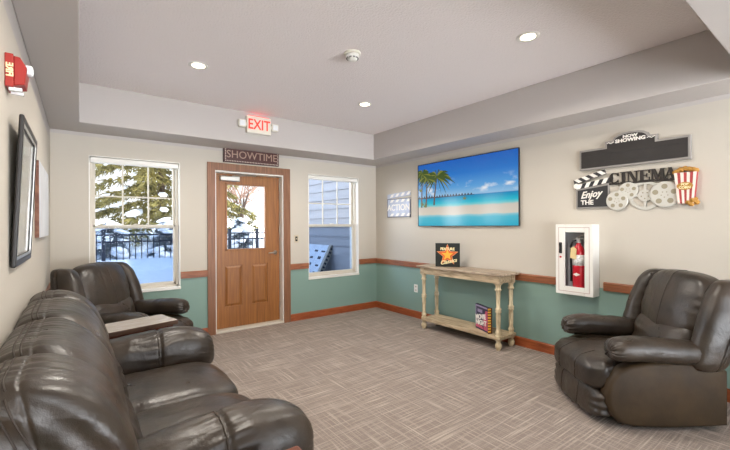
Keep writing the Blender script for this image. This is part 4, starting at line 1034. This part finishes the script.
# second sign on the lower shelf: long side towards the room, film strip along its near edge
p0, p1 = Vector((3.740, 2.790)), Vector((3.632, 2.540)); d = (p1 - p0); L_ = d.length; mid = (p0 + p1) / 2
r = thing('shelf_sign', 'colourful pink and navy sign with film-strip edge on the console shelf', 'sign', (mid.x, mid.y, 0.151), math.atan2(d.y, d.x))
obj('sign_panel', box(B(), -L_ / 2, L_ / 2, -0.012, 0.02, 0, 0.285, 0, 0.002), M['signnavy'], r)
w = L_ / 2
bm = B(); prism(bm, [(-w + .01, .262), (w - .02, .262), (w - .02, .278), (-w + .01, .278)], -0.0145, -0.0115); box(bm, -w + .005, -w + .02, -0.0145, -0.0115, 0.03, 0.26); box(bm, -w + 0.05, -w + 0.15, -0.0145, -0.0115, 0.2, 0.235); obj('lilac_border', bm, M['signlilac'], r)
bm = B(); prism(bm, [(w - .09, .02), (w - .012, .02), (w - .012, .24), (w - .05, .24), (w - .1, .12)], -0.0145, -0.0115); prism(bm, [(-w + .015, .02), (w - .1, .02), (w - .12, .05), (-w + .015, .06)], -0.0145, -0.0115); obj('pink_shapes', bm, M['signpink'], r)
bm = text_bm(B(), 'MOVIE', 0.075, 0.003, -0.02, -0.0125, 0.15, offset=0.003, rot=0.18); text_bm(bm, 'NIGHT', 0.075, 0.003, -0.01, -0.0125, 0.085, offset=0.003, rot=0.1); obj('sign_lettering', bm, M['letterwhite'], r)
obj('film_strip_edge', box(B(), w, w + 0.012, -0.018, 0.028, 0, 0.285), M['signbrown'], r)
bm = B()
for k in range(9): box(bm, w + 0.004, w + 0.0135, -0.020, 0.012, 0.016 + k * 0.0305, 0.034 + k * 0.0305)
obj('film_strip_holes', bm, M['staryellow'], r)

# ------------------------------------------------------------------ outside
def gz(x, y):
    t = max(0, min(1, (y - 5.5) / 2.0)); t = t * t * (3 - 2 * t)
    q = max(0, min(1, (3.0 - x) / 1.2)); q = q * q * (3 - 2 * q)
    return -0.15 + 0.86 * t * q + 0.07 * noise.noise(Vector((x * 0.9, y * 0.9, 0))) * t + 0.5 * max(0, min(1, (y - 8.6) / 6)) 
bm = B(); nx, ny = 60, 60; grid = []
for j in range(ny + 1):
    row = []
    for i in range(nx + 1):
        x = -9 + 24 * i / nx; y = 5.19 + 26 * (j / ny) ** 1.6; row.append(bm.verts.new((x, y, gz(x, y))))
    grid.append(row)
for j in range(ny):
    for i in range(nx): bm.faces.new((grid[j][i], grid[j][i + 1], grid[j + 1][i + 1], grid[j + 1][i]))
struct('ground_snow', bm, M['snow'], smooth=True)

# wing of the same building with lap siding, running away from the back wall
bm = B(); WX = 3.78; y0, y1 = YB + 0.24, 7.5; z = -0.2; pr = []
while z < 3.3:
    pr += [(WX - 0.030, z), (WX, z + 0.168)]; z += 0.17
pr += [(WX + 0.2, z), (WX + 0.2, -0.2)]
prism(bm, pr, y0, y1, 'XZ')
struct('wall_outside', bm, M['siding'])

# black picket fence
r = thing('picket_fence', 'black metal picket fence across the snowy yard', 'fence', (0, 8.4, 0.6))
FZ0, FZ1 = -0.05, 0.62
xs = [-2.6, -0.9, 0.35, 1.86, 2.62, 3.24, 3.70]
for k, x in enumerate(xs):
    obj('post', (lambda bm: (box(bm, x - 0.03, x + 0.03, -0.03, 0.03, -0.3, FZ1 + 0.06), box(bm, x - 0.038, x + 0.038, -0.038, 0.038, FZ1 + 0.06, FZ1 + 0.085)) and bm)(B()), M['darkmetal'], r)
for a, b in zip(xs, xs[1:]):
    bm = B(); box(bm, a + 0.03, b - 0.03, -0.012, 0.012, FZ1 - 0.03, FZ1); box(bm, a + 0.03, b - 0.03, -0.012, 0.012, FZ0 + 0.1, FZ0 + 0.13); box(bm, a + 0.03, b - 0.03, -0.012, 0.012, FZ1 - 0.16, FZ1 - 0.13)
    nn = max(2, int((b - a) / 0.10))
    for k in range(1, nn):
        x = a + (b - a) * k / nn; box(bm, x - 0.008, x + 0.008, -0.008, 0.008, FZ0, FZ1 - 0.01)
    obj('picket_panel', bm, M['darkmetal'], r)

def spruce(name, label, cat, loc, H, R, nb, seed, m, snowy=0.4, z0f=0.06, group=None, per=46, nl=0.14):
    rnd = random.Random(seed)
    r = thing(name, label, cat, loc, 0, group)
    bm = cyl(B(), (0, 0, -0.2), (0, 0, H * 0.96), 0.03 * H * 0.6, 0.01, 10); obj('trunk', bm, M['bark'], r)
    fo, sn = B(), B()
    def tri(bm, p, d, ln, w):
        s = d.cross(Vector((rnd.uniform(-1, 1), rnd.uniform(-1, 1), rnd.uniform(-1, 1))));
        if s.length < 1e-3: return
        s = s.normalized() * w
        bm.faces.new((bm.verts.new(p - s), bm.verts.new(p + s), bm.verts.new(p + d * ln)))
    for k in range(nb):
        t = (k + rnd.random()) / nb; z = H * (z0f + (0.97 - z0f) * t); L = R * (1 - t) ** 0.8 * rnd.uniform(0.75, 1.12) + 0.08
        a = k * 2.399963 + rnd.uniform(-.3, .3); out = Vector((math.cos(a), math.sin(a), 0)); lat = Vector((-out.y, out.x, 0))
        droop = 0.35 * L * (0.5 + 0.7 * (1 - t))
        n_ = int(per * (0.35 + L / R))
        for j in range(n_):
            s = rnd.random() ** 0.7; wid = 0.30 * L * s * (1.15 - s) * 1.7
            off = rnd.uniform(-1, 1)
            p = out * (L * s) + lat * (wid * off) + Vector((0, 0, z + 0.12 * L * s - droop * s * s - rnd.random() * 0.10 * (0.5 + s)))
            d = (out * rnd.uniform(0.2, 1) + lat * off * 1.1 + Vector((0, 0, rnd.uniform(-0.9, 0.15)))).normalized()
            for _ in range(3):
                dd = (d + Vector((rnd.uniform(-.7, .7), rnd.uniform(-.7, .7), rnd.uniform(-.7, .5)))).normalized(); tri(fo, p, dd, nl * rnd.uniform(.6, 1.3), 0.018 * nl / .14)
        if rnd.random() < snowy:
            for j in range(rnd.randint(1, 3)):
                s = rnd.uniform(0.45, 0.95); p = out * (L * s) + lat * rnd.uniform(-.15, .15) * L + Vector((0, 0, z + 0.12 * L * s - droop * s * s + 0.03))
                q = rnd.uniform(0.07, 0.17) * (0.5 + L / R * 0.7)
                bmesh.ops.create_icosphere(sn, subdivisions=1, radius=1, matrix=Matrix.Translation(p) @ Matrix.Rotation(a, 4, 'Z') @ Matrix.Rotation(0.3, 4, 'Y') @ Matrix.Diagonal((q * 1.9, q, q * 0.42, 1)))
    obj('foliage', fo, m, r)
    if snowy: obj('snow_cover', sn, M['snow'], r, True)
    return r
spruce('spruce_tree', 'tall snow-dusted spruce tree behind the fence, between the left window and the door glass', 'tree', (1.85, 12.0, 0.6), 7.2, 2.7, 112, 3, M['needle'], 0.6, 0.10, per=105, nl=0.19)
bush_rows = ((-0.45, 0.95, 'low snowy evergreen bush behind the fence at the left edge of the left window'), (0.50, 0.85, 'low snowy evergreen bush behind the fence in the left half of the left window'),
             (1.5, 0.9, 'low snowy evergreen bush behind the fence in the right half of the left window'), (2.25, 0.8, 'low snowy evergreen bush behind the fence, hidden mostly by wall between window and door'),
             (3.1, 0.95, 'low snowy evergreen bush behind the fence at the foot of the door glass'))
for k, (x, h, lb) in enumerate(bush_rows):
    if k in (0, 3): continue
    spruce('evergreen_bush', lb, 'bush', (x, 9.12, 0.6), h, 0.34, 60, 20 + k, M['needledark'], 0.5, 0.0, 'snowy bushes behind the fence', per=70, nl=0.10)
# bare tree
def bare_tree():
    rnd = random.Random(11)
    r = thing('bare_tree', 'leafless brown tree seen through the upper right of the door glass', 'tree', (5.0, 14.5, 0.8))
    bm = B(); tw = B()
    def br(p, d, L, rad, lev):
        q = p + d * L
        tgt = bm if lev < 2 else tw
        cyl(tgt, p, q, rad, rad * 0.6, 5, caps=False)
        if lev >= 5: return
        for _ in range(3 if lev else 5):
            nd = (d + Vector((rnd.uniform(-.8, .8), rnd.uniform(-.8, .8), rnd.uniform(-.25, .6)))).normalized(); br(p + d * L * rnd.uniform(.6, 1), nd, L * rnd.uniform(.6, .8), rad * 0.55, lev + 1)
    br(Vector((0, 0, -0.2)), Vector((0, 0, 1)), 1.3, 0.10, 0)
    obj('trunk', bm, M['bark'], r); obj('twigs', tw, M['twig'], r)
bare_tree()

# pale slatted panel leaning on the siding outside the right window
r = thing('leaning_panel', 'pale framed panel with dark slots leaning against the siding outside the right window', 'panel', (3.60, 6.55, 0))
ang = math.radians(28)
def lean(bm):
    for v in bm.verts:
        x, y, z = v.co; v.co = (x * math.cos(ang) + z * math.sin(ang) - 0.38, y, -x * math.sin(ang) + z * math.cos(ang) - 0.06)
    return bm
obj('panel_face', lean(box(B(), -0.02, 0.03, -0.45, 0.6, 0.04, 1.2)), M['panelwood'], r)
bm = B(); box(bm, -0.03, 0.05, -0.53, -0.45, 0, 1.27); box(bm, -0.03, 0.05, 0.6, 0.68, 0, 1.27); box(bm, -0.03, 0.05, -0.45, 0.6, 1.2, 1.27); box(bm, -0.03, 0.05, -0.45, 0.6, 0, 0.05)
obj('panel_frame', lean(bm), M['paneledge'], r)
bm = B()
for k in range(16): box(bm, -0.015, 0.03, -0.5325, -0.52, 0.06 + k * 0.074, 0.095 + k * 0.074)
rnd = random.Random(4)
for k in range(6):
    for j in range(3):
        y = -0.38 + j * 0.3 + rnd.uniform(-.05, .05); z = 0.3 + k * 0.145; box(bm, -0.0225, -0.018, y, y + rnd.uniform(.05, .16), z, z + rnd.uniform(0.03, 0.06))
obj('panel_slots', lean(bm), M['paneldark'], r)

# ------------------------------------------------------------------ daylight
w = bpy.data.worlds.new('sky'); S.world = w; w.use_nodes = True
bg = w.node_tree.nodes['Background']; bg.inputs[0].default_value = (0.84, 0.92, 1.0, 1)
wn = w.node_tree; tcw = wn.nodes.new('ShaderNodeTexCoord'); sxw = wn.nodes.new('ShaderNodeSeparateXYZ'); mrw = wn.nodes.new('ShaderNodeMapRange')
wn.links.new(tcw.outputs['Generated'], sxw.inputs[0]); wn.links.new(sxw.outputs[1], mrw.inputs[0])   # southern half raised above the northern, as added fill for the room
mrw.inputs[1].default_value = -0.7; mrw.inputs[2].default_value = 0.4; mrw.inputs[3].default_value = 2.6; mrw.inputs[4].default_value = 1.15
# below-horizon glow boosted as added uplight for the ceiling; overhead the sky is deeper blue
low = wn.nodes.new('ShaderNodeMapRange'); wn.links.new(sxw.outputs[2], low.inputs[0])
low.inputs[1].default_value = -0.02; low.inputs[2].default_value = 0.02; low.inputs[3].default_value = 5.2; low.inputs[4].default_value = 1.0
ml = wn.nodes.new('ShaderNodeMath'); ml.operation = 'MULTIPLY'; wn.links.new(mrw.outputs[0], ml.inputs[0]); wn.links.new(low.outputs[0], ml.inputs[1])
# added north-western glow, out of view, sending more light through the windows
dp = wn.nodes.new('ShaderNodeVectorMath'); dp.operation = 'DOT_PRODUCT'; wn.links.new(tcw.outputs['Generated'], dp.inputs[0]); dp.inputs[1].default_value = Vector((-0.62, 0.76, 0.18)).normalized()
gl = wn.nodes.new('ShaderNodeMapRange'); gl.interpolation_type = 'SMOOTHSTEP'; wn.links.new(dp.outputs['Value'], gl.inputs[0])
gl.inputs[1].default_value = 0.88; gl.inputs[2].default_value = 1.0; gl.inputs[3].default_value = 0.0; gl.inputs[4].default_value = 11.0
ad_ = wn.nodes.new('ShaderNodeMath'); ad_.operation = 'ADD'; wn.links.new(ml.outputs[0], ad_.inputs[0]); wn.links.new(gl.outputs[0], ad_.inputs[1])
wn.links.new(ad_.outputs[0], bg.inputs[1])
rz_ = wn.nodes.new('ShaderNodeValToRGB'); wn.links.new(sxw.outputs[2], rz_.inputs[0])
rz_.color_ramp.elements[0].position = 0.1; rz_.color_ramp.elements[0].color = (0.93, 0.96, 1.0, 1); rz_.color_ramp.elements[1].position = 0.6; rz_.color_ramp.elements[1].color = (0.50, 0.72, 1.0, 1)
wn.links.new(rz_.outputs[0], bg.inputs[0])
sun = bpy.data.lights.new('sun', 'SUN'); sun.energy = 5.0; sun.angle = math.radians(1.0); sun.color = (1.0, 0.90, 0.72)
so = bpy.data.objects.new('sun', sun); COL.objects.link(so)
so.rotation_euler = Vector((-0.72, 0.30, -0.62)).to_track_quat('-Z', 'Y').to_euler(); so.location = (12, 4, 9)

# ------------------------------------------------------------------ camera
cam = bpy.data.cameras.new('camera'); co = bpy.data.objects.new('camera', cam); COL.objects.link(co); S.camera = co
cam.sensor_width = 36; cam.lens = 379.4 / 730 * 36; cam.clip_start = 0.02
co.location = (0, 0, CAMZ)
cam.shift_y = 0.0005
yaw = 0.6453
co.rotation_euler = (PI / 2, 0.0051, -yaw)
S.view_settings.view_transform = 'Standard'; S.view_settings.look = 'None'; S.view_settings.exposure = 0.27; S.view_settings.gamma = 1.0
S.view_settings.use_curve_mapping = False
S.cycles.use_denoising = True
S.cycles.max_bounces = 10; S.cycles.diffuse_bounces = 5; S.cycles.transparent_max_bounces = 12
